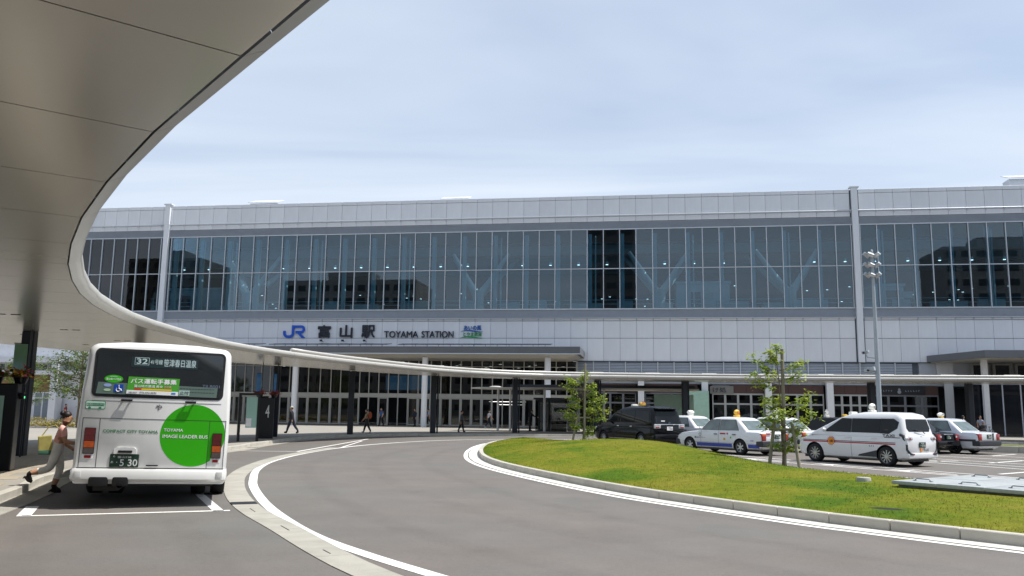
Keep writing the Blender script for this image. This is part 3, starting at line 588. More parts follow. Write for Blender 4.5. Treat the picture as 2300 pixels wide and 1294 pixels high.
# ------------------------------------------------------------------ clerestory and shops right of the entrance
for i, (x0, x1) in enumerate([(-5.63+1.487*k, -5.63+1.487*(k+1)) for k in range(21)]):
    if x1 > 25: break
    bxo('clerestory_post', x0-.05, x0+.05, -.08, .1, 5.1, 6.4, M_MULL, st)
    l = MB()
    for k in range(8): z = 5.25+k*.14; l.add([(x0+.05, -.02, z-.05), (x1-.05, -.02, z-.05), (x1-.05, .04, z+.06), (x0+.05, .04, z+.06)], [(0, 1, 2, 3)])
    tag(l.build('clerestory_louvre', M_LOUV, st), kind='stuff')
bxo('clerestory_head', -5.7, 26, -.1, .1, 6.36, 6.42, M_JOINT, st); bxo('clerestory_sill', -5.7, 36, -.1, .12, 5.05, 5.2, M_MULL, st)
bxo('clerestory_back', -5.7, 24.6, .12, .3, 5.05, 6.4, M_JOINT, st)
for q0 in range(8): bxo('clerestory_panel', 24.65+q0*1.45, 26.06+q0*1.45, .05, .3, 5.2, 6.4, M_WPAN if q0 % 2 else M_LOUV, st)
bxo('shop_bulkhead', -5.7, 36, .4, .7, 4.35, 5.05, M_LOUV, st)
for k in range(5): bxo('bulkhead_slat', -5.7, 27, .33, .40, 4.42+k*.13, 4.5+k*.13, M_SOF if k % 2 else M_LOUV, st)
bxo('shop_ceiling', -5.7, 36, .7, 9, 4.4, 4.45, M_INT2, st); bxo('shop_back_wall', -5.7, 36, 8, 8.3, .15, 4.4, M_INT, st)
M_BRN = mat('fascia_brown', '#4b322c', .6, var=.08, scale=1.5); M_SHW = mat('shop_frame', '#a7a8a4', .5, var=.05); M_SHG = glass('shop_glass', (.45, .47, .46), 1.6)
sh = empty('shopping_arcade', (0, D+.3, 0), label='row of dark shop fronts with brown fascia under the station wall', cat='shop front')
x = -5.0; k = 0
for x0, x1 in ((-5.0, -.2), (.6, 5.4), (6.7, 11.3), (11.9, 16.5), (17.3, 20.3), (20.6, 26.2)):
    for s in range(3):
        a = x0+(x1-x0)*s/3; b = x0+(x1-x0)*(s+1)/3; bxo('fascia_board', a+.01, b-.01, -.06, .04, 3.55, 4.3, M_BRN if not (x0 == 6.7 and s == 0) else M_FASC, sh)
    n = 4
    for s in range(n):
        a = x0+(x1-x0)*s/n; b = x0+(x1-x0)*(s+1)/n
        w_ = empty('shop_window', ((a+b)/2, 0, 0), parent=sh); h = (b-a)/2
        bxo('pane', -h+.1, h-.1, -.01, .01, 2.65, 3.4, M_SHG, w_); bxo('pane', -h+.1, h-.1, -.01, .01, .3, 2.5, M_SHG, w_)
        fr = MB(); fr.bx(-h, -h+.1, -.05, .05, .15, 3.54); fr.bx(h-.1, h, -.05, .05, .15, 3.54); fr.bx(-h+.1, h-.1, -.05, .05, 2.5, 2.65); fr.bx(-h+.1, h-.1, -.05, .05, 3.4, 3.54); fr.bx(-h+.1, h-.1, -.05, .05, .15, .3)
        fr.build('frame', M_SHW if x0 in (6.7, 11.9, 17.3) else M_FASC, w_)
    if k % 2 == 0: bxo('display_wall', x0+.3, x1-.3, 3, 3.3, .2, 2.2+.2*k % 1, [M_TAN, M_INT2, M_HGLS][k % 3], sh)
    k += 1
for x in (.25, 6.0, 11.6, 16.9, 26.9): bxo('shop_column', x-.28, x+.28, -.9, -.35, .15, 5.05, M_COLW, sh)
bxo('warm_poster', 21.5, 23.2, .3, .35, .3, 2.7, mat('poster_orange', '#8a4a22', .5, var=.3, scale=1), sh)
sb = empty('shop_sign', (0, D+.2, 0), label='black shop sign with pale lettering around a small emblem', cat='sign')
bxo('board', 20.7, 25.1, -.04, .02, 3.56, 4.28, mat('sign_black', '#15151a', .4), sb)
M_SGT = mat('sign_grey_text', '#8d9096', .5); rg2 = random.Random(4)
for q0 in (21.15, 23.45):
    for j in range(6):
        mk = MB(); mk.box((0, 0, 0), (.03, .012, .15)); mk.box((.05, 0, rg2.choice((-.06, 0, .06))), (.07, .012, .03)); mk.build('sign_mark', M_SGT, sb, loc=(q0+j*.22, -.05, 3.9))
w_ = MB(); w_.lathe([(0, 0), (.16, 0), (.16, .02), (0, .02)], 14, 'y', (22.92, -.07, 3.8)); w_.lathe([(0, 0), (.1, 0), (.1, .02), (0, .02)], 12, 'y', (22.92, -.07, 4.02)); w_.build('emblem', M_SGT, sb)
sb2 = empty('shop_sign', (0, D+.2, 0), label='grey shop sign with dark characters beside the white column', cat='sign')
bxo('board', 6.5, 8.6, -.06, -.01, 3.5, 4.2, mat('sign_greyboard', '#77756f', .6), sb2); text('lettering', 'け処', 6.75, -.07, 3.62, 1.2, .44, M_CHR, sb2, .015, .02)
bxo('mint_wall', 4.1, 6.3, -1.3, -1.1, .15, 3.7, mat('mint_glass', '#9fc0ae', .25, var=.08), sh)
# right-hand entrance canopy with windows
rc = empty('side_entrance', (0, 0, 0), label='dark grey flat side canopy over small windows at the right edge', cat='canopy')
MB().prism([(25.3, D-.1), (27.4, 71.5), (44, 71.5), (44, D-.1)], 6.42, 7.0).build('roof', M_FASC, rc); MB().prism([(25.6, D-.12), (27.6, 71.8), (44, 71.8), (44, D-.12)], 6.36, 6.418).build('soffit', M_SOF, rc)
for x in (28.3, 36.0): bxo('column', x-.2, x+.2, 74, 74.4, .15, 6.36, M_COLW, rc)
for x in (29.6, 31.4, 33.2, 35.0):
    w_ = bxo('window', x-.75, x+.75, D-.25, D-.15, 5.05, 6.3, M_SHW, rc); bxo('pane', -.55, .55, -.07, -.05, -.5, .5, mat('dark_pane', '#14181d', .08), w_)
rv = empty('glass_vestibule', (0, 0, 0), label='dark glazed vestibule at the right end of the shops', cat='vestibule')
for i in range(10): bxo('post', 26.9+i*1.4, 27.0+i*1.4, 74.6, 74.7, .15, 4.4, M_LOUV, rv)
for i in range(9): inst('pane', pmesh(1.3, 4.1, .02, mat('vestibule_glass', '#10161f', .06, var=.1), 0), rv, (27.65+i*1.4, 74.66, 2.3))
bxo('head', 26.8, 40, 74.5, 74.8, 4.4, 4.75, M_LOUV, rv)
# ------------------------------------------------------------------ curved bus canopy
ZC = 3.95
EDGE = [(2.9, -.8), (.6, 1.9), (-.75, 3.4), (-1.73, 4.36), (-2.29, 4.84), (-3.71, 6.15), (-5.32, 7.78), (-6.28, 8.83), (-7.29, 10.04), (-8.05, 10.98), (-8.92, 12.13), (-9.8, 13.4), (-10.91, 15.14), (-12.12, 17.39), (-13.11, 19.73), (-13.93, 22.09), (-15.05, 27.0), (-15.61, 30.37), (-15.52, 35.16), (-14.54, 41.89), (-11.83, 50.71), (-7.18, 56.2), (2.0, 58.6), (12, 59.0), (26, 58.2), (44, 57)]
EC = resample(catmull(EDGE, 14), 1.95); EN = normals(EC)
EC = EC[:int(len(EC))]
M_CEIL = mat('satin_ceiling', (.545, .52, .465), .24, .5, var=.03, scale=.4, rnd=.02, stretch=(1, 1, 1))
M_RIM = mat('canopy_rim', (.50, .49, .46), .4, .15, var=.04, scale=1)
M_NAVY = mat('navy_steel', '#1b222c', .35, .2, var=.08, scale=2)
ca_ = empty('bus_canopy', label='long curved bus stop canopy with satin metal ceiling panels', cat='canopy')
def width(p):
    if p.y < 30 and p.x < 3: return 9.6
    if p.y < 46 and p.x < -8: return 9.6-(p.y-30)/16*3.8
    return 5.8
def off(i, d): return EC[i]+EN[i]*d
IN = .2
for i in range(len(EC)-1):
    w0, w1 = width(EC[i]), width(EC[i+1]); g = (EC[i+1]-EC[i]).normalized()*.008
    def cell(d0, d1, e0, e1, z0, z1, name, m):
        a, b, c, d = off(i, d0)+g, off(i+1, e0)-g, off(i+1, e1)-g, off(i, d1)+g
        MB().add([(a.x, a.y, z0), (b.x, b.y, z0), (c.x, c.y, z1), (d.x, d.y, z1), (a.x, a.y, z0+.03), (b.x, b.y, z0+.03), (c.x, c.y, z1+.03), (d.x, d.y, z1+.03)], [(0, 1, 2, 3), (7, 6, 5, 4), (0, 4, 5, 1), (1, 5, 6, 2), (2, 6, 7, 3), (3, 7, 4, 0)]).build(name, m, ca_)
    k0, k1 = w0*.58, w1*.58
    cell(IN, k0, IN, k1, ZC, ZC, 'ceiling_panel', M_CEIL)
    cell(k0+.012, w0, k1+.012, w1, ZC, ZC+.12, 'ceiling_panel', M_CEIL)
    # rim: lower bevel, rounded nose, top
    prof = [(IN-.022, ZC+.0), (.10, ZC+.05), (.02, ZC+.09), (.0, ZC+.12), (.0, ZC+.22), (.03, ZC+.26), (.1, ZC+.28), (.5, ZC+.29)]
    n = len(prof); V = []
    sub = 3
    for q in range(sub+1):
        t = q/sub; p = EC[i]*(1-t)+EC[i+1]*t; nn = (EN[i]*(1-t)+EN[i+1]*t).normalized(); gg = g if q == 0 else (-g if q == sub else g*0)
        V += [(p.x+nn.x*d+gg.x*.5, p.y+nn.y*d+gg.y*.5, z) for d, z in prof]
    MB().add(V, [(q*n+j, (q+1)*n+j, (q+1)*n+j+1, q*n+j+1) for q in range(sub) for j in range(n-1)]).build('rim_segment', M_RIM, ca_, smooth=True)
rf = MB(); A = []; B = []; A2 = []; B2 = []
for i in range(len(EC)):
    a, b = off(i, .2), off(i, width(EC[i])); A.append((a.x, a.y, ZC+.05)); B.append((b.x, b.y, ZC+.17)); A2.append((a.x, a.y, ZC+.2)); B2.append((b.x, b.y, ZC+.3))
rf.strip(A, B); rf.strip(A2, B2); rf.strip(B, B2); rf.build('roof_slab', mat('roof_dark', '#3a3832', .8), ca_, fix=False)
pp = [p for p in EC if p.y > 40]
pi = [k for k, p in enumerate(EC) if p.y > 36]
tb = MB(); tb.tube([(off(k, .16).x, off(k, .16).y, ZC+.37) for k in pi], .08, 8); tb.build('gutter_pipe', M_RIM, ca_, smooth=True)
for k in pi[::1]:
    q = off(k, .2); boxo('pipe_bracket', (q.x, q.y, ZC+.32), (.05, .12, .14), M_RIM, ca_, rot=(0, 0, math.atan2(EN[k].y, EN[k].x)))
for k in pi[2::2]:
    q = off(k, 1.3); MB().add([(-.5, -.5, 0), (.5, -.5, .0), (.5, .6, .2), (-.5, .6, .2), (-.5, -.5, -.03), (.5, -.5, -.03), (.5, .6, .17), (-.5, .6, .17)], [(0, 1, 2, 3), (7, 6, 5, 4), (0, 4, 5, 1), (1, 5, 6, 2), (2, 6, 7, 3), (3, 7, 4, 0)]).build('roof_cover', M_RIM, ca_, loc=(q.x, q.y, ZC+.36))
for k in range(4, len(EC)-1):                     # small recessed downlights
    if EC[k].y > 34 or EC[k].y < 10: continue
    for d in (2.6, 2.95) if k % 2 else (5.1,):
        q = off(k, d)*.5+off(k+1, d)*.5; boxo('downlight', (q.x, q.y, ZC-.004), (.22, .07, .012), M_DARK, ca_, rot=(0, 0, math.atan2(EN[k].y, EN[k].x)))
COLS = [(-18.65, 23.3), (-20.2, 31.5), (-19.43, 43.16), (-17.3, 49.2), (-13.6, 55.0), (-8.75, 59.7), (-3.0, 61.3), (3.3, 61.7), (9.8, 61.9), (16.1, 61.9), (22.4, 61.6), (29, 61.3), (-10.5, 8.2)]
for i, (x, y) in enumerate(COLS):
    if i == 8: continue
    c_ = MB().box((0, 0, (ZC+.15)/2), (.36, .36, ZC-.15)).build('column', M_NAVY, ca_, loc=(x, y, 0), rot=(0, 0, R(20)), bev=.03, seg=2)
    if i >= 4:
        t_ = MB(); t_.tube([(.3, 0, .15), (.3, 0, ZC)], .055, 8); t_.box((.2, 0, 3.0), (.2, .06, .05)); t_.box((.2, 0, 1.6), (.2, .06, .05)); t_.build('drain_pipe', M_NAVY, c_)
# ------------------------------------------------------------------ bus stop pylons, boards, flowers
M_PYL = mat('pylon_black', '#12161c', .3, .2, var=.1); M_MINTP = mat('mint_panel', '#9cc4b6', .25, var=.05, scale=1); M_WT = mat('print_white', (.8, .8, .8), .6)
def leaves_flowers(mb, c, r, n, rg):
    for _ in range(n):
        p = Vector((rg.gauss(0, r*.5), rg.gauss(0, r*.5), abs(rg.gauss(0, r*.35))))+Vector(c); t = rg.uniform(0, 6.28); s = rg.uniform(.03, .06)
        a = Vector((math.cos(t), math.sin(t), rg.uniform(-.5, .8)))*s; b = a.cross(Vector((rg.random(), rg.random(), 1))).normalized()*s
        mb.cur = rg.choice((0, 0, 1, 1, 2)); mb.add([p-a, p+b, p+a, p-b], [(0, 1, 2, 3)])
M_FP = mat('flower_pink', '#c04468', .6, var=.2, scale=20); M_FR = mat('flower_coral', '#d2735c', .6, var=.2, scale=20); M_FL = mat('flower_leaf', '#4e6a24', .7, var=.2, scale=20); M_FY = mat('flower_yellow', '#c8a026', .6)
def flowers(loc, label, m1, m2, r=.22):
    e = empty('flower_basket', loc, label=label, cat='flowers'); rg = random.Random(int(loc[0]*100))
    MB().lathe([(0, 0), (.12, 0), (.18, .16), (.16, .16), (0, .14)], 14).build('pot', M_PYL, e, smooth=40)
    b = MB(); leaves_flowers(b, (0, 0, .18), r, 320, rg); tag(b.build('blossoms', [m1, m2, M_FL], e, fix=False), kind='stuff')
def pylon(loc, rz, label, num):
    p = empty('bus_stop_pylon', loc, rz, label=label, cat='pylon')
    MB().box((0, 0, 1.02), (.72, .42, 2.04)).build('body', M_PYL, p, bev=.03)
    if num: text('number', num, -.07, -.216, 1.05, .19, .62, M_WT, p, .006, .01)
    else: boxo('display_panel', (-.1, -.225, 1.2), (.4, .02, 1.1), M_MINTP, p); boxo('signal_box', (.42, .0, 1.75), (.1, .12, .16), M_PYL, p, bev=.01); boxo('signal_lamp', (.475, -.0, 1.72), (.01, .05, .05), mat('signal_green', (.1, .8, .3), .4, emit=1), p)
    return p
pylon((-14.95, 17.95, .15), R(26), 'black bus stop pylon under the canopy at the left edge', None)
pylon((-18.75, 40.6, .15), R(32), 'black bus stop pylon with a white number four', '4')
flowers((-15.2, 18.0, 2.19), 'pink flower basket on top of the left pylon', M_FP, M_FY); flowers((-14.75, 18.25, 2.19), 'pink and yellow flower basket at the right of the left pylon top', M_FP, M_FY)
flowers((-19.1, 40.45, 2.19), 'left coral flower basket on the pylon numbered four', M_FP, M_FR, .24); flowers((-18.5, 40.85, 2.19), 'right coral flower basket on the pylon numbered four', M_FP, M_FR, .2)
M_BAN = mat('banner_blue', '#2b74c8', .7, var=.3, scale=2.2, hue='#79b2e6')
for x, y, w, lb in ((-19.1, 40.3, .24, 'wider blue hanging banner above the flower basket of pylon four'), (-18.45, 40.8, .14, 'narrow blue hanging banner beside the dark canopy column')):
    b = empty('banner', (x, y, 0), R(14), label=lb, cat='banner', group='banners at pylon four')
    g_ = MB(); n = 10
    g_.strip([(-w/2, .015*math.sin(i*.9), 2.5+i*.092) for i in range(n+1)], [(w/2, .015*math.sin(i*.9+1), 2.5+i*.092) for i in range(n+1)]); g_.build('cloth', M_BAN, b, smooth=True)
    q = MB(); q.tube([(w/2+.05, 0, 2.3), (w/2+.05, 0, ZC)], .02, 6); q.tube([(-w/2, 0, 3.43), (w/2+.05, 0, 3.43)], .012, 6); q.build('pole', M_PYL, b)
g_ = empty('banner', (-18.35, 22.6, 0), R(20), label='green and white banner behind the left canopy column', cat='banner')
boxo('cloth', (0, 0, 3.0), (.36, .02, 1.0), mat('banner_green', '#7aa64a', .7, var=.2, scale=1.5, hue='#8fb8c8'), g_); q = MB(); q.tube([(.25, 0, .15), (.25, 0, ZC)], .03, 6); q.tube([(-.2, 0, 3.52), (.25, 0, 3.52)], .015, 6); q.build('pole', M_PYL, g_)
nb = empty('notice_board', (-17.75, 36.6, .15), R(35), label='mint green glass timetable board on two black posts', cat='notice board')
for x in (-.42, .42): boxo('post', (x, 0, 1.05), (.12, .12, 2.1), M_PYL, nb)
boxo('head', (0, 0, 2.15), (.96, .12, .1), M_PYL, nb); boxo('glass_panel', (.12, -.02, 1.32), (.5, .04, 1.4), M_MINTP, nb); boxo('paper', (.0, -.046, .86), (.24, .006, .38), M_WT, nb)
# ------------------------------------------------------------------ bus
M_BW = mat('bus_white', (.72, .72, .70), .3, var=.05, scale=2.2, coat=.3, detail=8, stretch=(1.5, 1.5, .35)); M_BBLK = mat('bus_black', '#0d0e10', .5); M_SEAM = mat('bus_seam', '#23231f', .7)
M_GRN = mat('bus_green', (.035, .42, .003), .45, var=.02, coat=.1, spec=.3); M_TYRE = mat('tyre', '#17171a', .85, var=.1, scale=8); M_RUB = mat('rubber', '#131416', .6)
bus = empty('city_bus', (-8.25, 13.44, .035), R(27.5), label='white city bus with a big green disc on its rear', cat='bus'); bus.rotation_euler = (0, R(1.1), R(27.5))
def bus_section(y, w0, w1, zt, zb=.36, r=.16):
    P = []                                        # half outline from bottom centre to roof centre
    P += [(0, zb), (w0-.03, zb), (w0, zb+.05), (w0, 1.2), (w0-(w0-w1)*.3, 1.78), (w0-(w0-w1)*.35, 1.9), (w1, zt-r-.08)]
    for k in range(1, 6): a = R(90*k/5); P.append((w1-r+r*math.cos(a), zt-.05-r+r*math.sin(a)))
    P += [(w1*.5, zt-.01), (0, zt)]
    return [(x, y, z) for x, z in P]+[(-x, y, z) for x, z in P[-2:0:-1]]
b = MB(); secs = [bus_section(.0, 1.16, 1.08, 2.66), bus_section(.03, 1.195, 1.125, 2.72), bus_section(.09, 1.215, 1.155, 2.755)]+[bus_section(y, 1.22, 1.165, 2.77) for y in (.3, 1.2, 3, 5, 7, 8.6)]+[bus_section(8.85, 1.18, 1.1, 2.7)]
n = len(secs[0])
for s_ in secs: b.v += s_
for i in range(len(secs)-1): b.f += [(i*n+k, i*n+(k+1) % n, (i+1)*n+(k+1) % n, (i+1)*n+k) for k in range(n)]
# rear face pulled forward at the top (raked window)
b.f += [tuple(dict.fromkeys((o_+k, o_+k+1, o_+n-k-1, o_+(n-k) % n))) for o_ in (0, (len(secs)-1)*n) for k in range(n//2)]; b.m = [0]*len(b.f)
for k in range(len(b.v)):
    x, y, z = b.v[k]
    if y < .2 and z > 1.78: b.v[k] = (x, y+(z-1.78)*.07, z)
b.build('body', M_BW, bus, smooth=40)
RK = lambda z: max(0, z-1.78)*.07
def rear_panel(name, pts, m, d, parent=bus, smooth=False, thick=.008):
    """flat piece on the raked rear face from (x, z) outline, proud by d"""
    k = len(pts); V = [(x, RK(z)-d, z) for x, z in pts]+[(x, RK(z)-d+thick, z) for x, z in pts]
    return MB().add(V, [tuple(range(k)), tuple(range(k, 2*k))[::-1]]+[(i, (i+1) % k, k+(i+1) % k, k+i) for i in range(k)]).build(name, m, parent)
def rrect(x0, x1, z0, z1, r, n=5):
    o = []
    for cx_, cz_, a0 in ((x1-r, z1-r, 0), (x0+r, z1-r, 90), (x0+r, z0+r, 180), (x1-r, z0+r, 270)):
        for i in range(n+1): a = R(a0+90*i/n); o.append((cx_+r*math.cos(a), cz_+r*math.sin(a)))
    return o
win = rear_panel('rear_window_frame', rrect(-1.04, 1.07, 1.80, 2.63, .09), M_RUB, .006)
M_BGL = mat('bus_window', (.012, .018, .022), .03, var=.3, scale=1.5, spec=.8); 
rear_panel('rear_window', rrect(-1.0, 1.03, 1.84, 2.59, .06), M_BGL, .012)
Yw = lambda z: RK(z)-.016
def bt(name, s, x0, x1, z0, z1, m, bold=.0, d=.0, parent=bus): return text(name, s, x0, RK((z0+z1)/2)-.014-d, z0, x1-x0, z1-z0, m, parent, .002, bold, rot=(R(-4) if z0 > 1.78 else 0, 0, 0))
M_DISP = mat('display_text', (.5, .62, .62), .5); M_DBG = mat('display_back', '#1d3034', .3)
rear_panel('route_display', rrect(-.47, .61, 2.325, 2.505, .02), M_DBG, .015); fr = rear_panel('route_box', rrect(-.415, -.185, 2.365, 2.495, .006), M_DISP, .0162, thick=.003); rear_panel('route_box_inner', rrect(-.408, -.192, 2.372, 2.488, .004), M_DBG, .0175, thick=.003)
bt('route_number', '32', -.385, -.215, 2.385, 2.475, M_DISP, .04, .006); bt('route_text', '41号線', -.165, .03, 2.385, 2.47, M_DISP, .01, .004); bt('route_text', '笹津春日温泉', .05, .58, 2.355, 2.485, M_DISP, .01, .004)
M_BOARD = mat('window_board', '#5d7068', .35, var=.06)
rear_panel('window_board', [(-.97, 1.855), (.96, 1.845), (.97, 2.02), (-.95, 2.05)], M_BOARD, .0135, thick=.003)
for z in (1.985, 1.925):
    sp = MB()
    for i in range(12): sp.box((.37+i*.048, Yw(z)+.0015, z), (.034, .002, .008))
    sp.build('dash_row', M_BBLK, bus)
ov = rear_panel('association_sticker', [(-.715+.145*math.cos(t/24*6.2832), 2.11+.066*math.sin(t/24*6.2832)) for t in range(24)], M_GRN, .017, thick=.003)
bt('sticker_text', '富山県バス協会', -.83, -.60, 2.085, 2.125, M_WT, .01, .006); bt('sticker_text', '公益社団法人', -.78, -.65, 2.14, 2.156, M_WT, 0, .006)
rear_panel('city_sticker', [(-.80+.06*math.cos(t/16*6.2832), 2.0+.028*math.sin(t/16*6.2832)) for t in range(16)], mat('stk_blue', '#8fa4d6', .5), .017, thick=.003); rear_panel('city_sticker', [(-.80+.055*math.cos(t/16*6.2832), 1.92+.022*math.sin(t/16*6.2832)) for t in range(16)], mat('stk_green', '#a9c4a0', .5), .017, thick=.003)
ws = rear_panel('wheelchair_sticker', rrect(-.70, -.555, 1.885, 2.02, .006), mat('access_blue', '#1446a0', .4), .017, thick=.003)
w_ = MB(); y_ = Yw(1.95)-.005
def ring2(mb, cx_, cz_, r, a0, a1, n=12, th=.007): mb.tube([(cx_+r*math.cos(R(a0+(a1-a0)*i/n)), y_, cz_+r*math.sin(R(a0+(a1-a0)*i/n))) for i in range(n+1)], th, 4)
ring2(w_, -.63, 1.93, .033, 130, 380); w_.tube([(-.622, y_, 1.985), (-.62, y_, 1.945), (-.592, y_, 1.943), (-.577, y_, 1.912)], .007, 4); w_.ellip((-.624, y_, 2.0), (.01, .004, .01), 8, 6); w_.build('wheelchair_symbol', M_WT, bus)
rear_panel('recruit_poster', [(-.5, 1.87), (.325, 1.86), (.335, 2.15), (-.485, 2.16)], mat('poster_green', (.06, .33, .02), .5), .019, thick=.003)
rear_panel('poster_foot', [(-.5, 1.868), (.325, 1.858), (.327, 1.925), (-.497, 1.93)], M_WT, .0215, thick=.003); rear_panel('poster_strip', [(-.38, 1.938), (.215, 1.934), (.216, 1.962), (-.379, 1.966)], mat('poster_yellow', '#e0b820', .5), .0215, thick=.003); rear_panel('poster_strip', [(-.38, 1.938), (-.265, 1.937), (-.265, 1.965), (-.379, 1.966)], mat('poster_red', '#c23418', .5), .023, thick=.003)
bt('poster_text', 'バス運転手募集', -.445, .285, 2.045, 2.13, M_WT, .03, .009); bt('poster_text', '富山地方鉄道 男女', -.385, .07, 1.98, 2.025, M_WT, .012, .009); bt('poster_text', '正社員', .09, .205, 1.98, 2.02, mat('poster_pink', '#e8b0a8', .5), .01, .009)
bt('poster_text', '076-432-5532', -.29, -.02, 1.88, 1.908, M_BBLK, .0, .011); bt('poster_text', 'お問い合わせ', -.46, -.33, 1.882, 1.904, M_BBLK, 0, .011); rear_panel('poster_strip', rrect(.215, .285, 1.878, 1.908, .003), mat('poster_blue', '#2a7ec8', .5), .024, thick=.002)
rear_panel('fare_sticker', rrect(.335, .51, 1.865, 1.955, .004), mat('stk_mint', '#9fb8ae', .5), .019, thick=.003); bt('fare_text', '止付', .35, .495, 1.88, 1.94, mat('stk_navy', '#16242e', .5), .02, .007)
bt('vehicle_code', 'TILB001', .71, 1.0, 2.015, 2.065, mat('code_grey', '#64748a', .5), 0, .001)
for x in (-.475, .545):
    h_ = MB(); h_.box((x, -.05, 1.755), (.18, .03, .035)); h_.box((x-.06, -.02, 1.755), (.03, .05, .025)); h_.box((x+.06, -.02, 1.755), (.03, .05, .025)); h_.build('handle', M_BBLK, bus, bev=.006, seg=1)
sm = MB()
for x0, x1, z0, z1 in ((-1.12, 1.16, 1.438, 1.446), (-1.124, -1.116, .63, 1.446), (-.862, -.854, .63, 1.44), (.884, .892, .63, 1.44), (1.152, 1.16, .63, 1.446), (-1.15, 1.17, .612, .626), (-1.02, 1.05, 1.735, 1.739)): sm.bx(x0, x1, -.0035, .01, z0, z1)
sm.build('panel_seam', M_SEAM, bus)
disc = rear_panel('green_disc', [(.625+.53*math.cos(t/72*6.2832), 1.185+.53*math.sin(t/72*6.2832)) for t in range(72)], M_GRN, .0022, thick=.001)
M_GT = mat('text_green', '#3c7f4e', .5)
bt('slogan', 'COMPACT CITY TOYAMA', -.80, .06, 1.205, 1.255, M_GT, .03, -.0108); bt('slogan', 'TOYAMA', .15, .46, 1.245, 1.295, M_WT, .025, -.0104); bt('slogan', 'IMAGE LEADER BUS', .14, .87, 1.135, 1.19, M_WT, .025, -.0104)
bt('kana_mark', 'や', -.01, .09, 1.60, 1.70, mat('kana_grey', '#4a4c48', .5), .005, -.0108)
ic = rear_panel('low_emission_sticker', rrect(-1.11, -.80, 1.59, 1.73, .025), mat('stk_dgreen', '#1d7a55', .5), .003, thick=.002); rear_panel('sticker_face', rrect(-1.1, -.81, 1.60, 1.72, .02), mat('stk_pale', '#bcd2c4', .5), .0045, thick=.002); rear_panel('sticker_band', rrect(-1.09, -.82, 1.645, 1.69, .004), mat('stk_dgreen', '#1d7a55', .5), .0058, thick=.002)
bt('sticker_text', '低公害車ノンステップバス', -1.085, -.825, 1.655, 1.68, M_WT, 0, -.007)
for x in (-1.04, -.88): MB().lathe([(0, 0), (.022, 0), (.022, .003), (0, .003)], 12, 'y', (x, -.0075, 1.61)).build('sticker_wheel', mat('stk_dgreen', '#1d7a55', .5), bus)
M_RED = mat('lens_red', (.10, .004, .006), .12, var=.25, scale=20, coat=.5); M_AMB = mat('lens_amber', (.42, .07, .005), .15, var=.3, scale=18, coat=.5); M_CLR = mat('lens_grey', (.09, .075, .07), .15, var=.2, scale=20); M_REF = mat('reflector_red', (.32, .008, .012), .3)
for x0, x1, zt in ((-1.075, -.905, 1.28), (.95, 1.11, 1.23)):
    lb_ = rear_panel('tail_lamp', rrect(x0, x1, zt-.43, zt, .012), M_BBLK, .02, thick=.02)
    for a, b_, m in ((.30, .425, M_RED), (.22, .30, M_RED), (.105, .215, M_AMB), (.01, .1, M_CLR)): rear_panel('lens', rrect(x0+.008, x1-.008, zt-.43+a, zt-.43+b_-.004, .006), m, .028, lb_)
    rear_panel('lamp_surround', rrect(x0-.005, x1-.01, zt-.51, zt-.435, .006), M_WT, .004); rear_panel('reflector', rrect(x0+.03, x1-.04, zt-.5, zt-.455, .004), M_REF, .012)
M_PLG = mat('plate_green', '#1c3a2a', .4); M_PLT = mat('plate_white', (.7, .72, .7), .5)
pl = rear_panel('number_plate', rrect(-.65, -.2, .635, .85, .012), M_PLG, .018); bt('plate_text', '富山230', -.53, -.32, .785, .82, M_PLT, .01, .006); bt('plate_text', '5 30', -.49, -.22, .655, .765, M_PLT, .02, .006); bt('plate_text', 'あ', -.63, -.59, .70, .735, M_PLT, 0, .006); bt('plate_text', '・', -.545, -.53, .71, .722, M_PLT, 0, .006)
MB().lathe([(.010, 0), (.014, 0), (.014, .003), (.010, .003)], 12, 'y', (-.585, -.022, .815)).build('plate_seal', M_PLT, bus)
rear_panel('plate_lamp_housing', [(-.6, .855), (-.25, .855), (-.25, .93), (-.29, .965), (-.56, .965), (-.6, .93)], M_BW, .03, thick=.04); boxo('plate_lamp', (-.42, -.05, .895), (.22, .05, .04), M_BBLK, bus, bev=.012); boxo('hatch_handle', (.015, -.025, .668), (.19, .025, .02), M_BBLK, bus, bev=.006)
bp2 = MB(); zs = ((.40, 1.215, -.02), (.44, 1.235, -.07), (.56, 1.235, -.075), (.605, 1.225, -.05), (.61, 1.2, .0))
V = []
for z, w, y in zs: V += [(-w, .6, z), (-w, y+.10, z), (-w+.03, y+.03, z), (-w+.1, y, z), (w-.1, y, z), (w-.03, y+.03, z), (w, y+.10, z), (w, .6, z)]
bp2.add(V, [(j*8+k, j*8+k+1, j*8+9+k, j*8+8+k) for j in range(4) for k in range(7)]+[(0, 1, 2, 3, 4, 5, 6, 7)[::-1], tuple(range(32, 40))])
bp2.build('bumper', M_BW, bus, smooth=35)
for x in (-1.11, 1.11): boxo('bumper_step', (x, -.074, .515), (.1, .012, .11), mat('bumper_shade', (.62, .62, .6), .4), bus, bev=.01)
for x, w in ((-.79, .3), (-.455, .25)): boxo('exhaust_recess', (x, -.037, .405), (w, .08, .16), M_BBLK, bus, bev=.03)
MB().lathe([(.045, -.1), (.05, -.1), (.05, .3), (.045, .3)], 14, 'y', (-.455, 0, .34)).build('tailpipe', M_BBLK, bus)
u_ = MB(); u_.bx(-1.0, 1.0, .3, 8.4, .30, .38); u_.bx(-.9, -.5, .25, 1.8, .22, .3); u_.build('underframe', M_BBLK, bus)
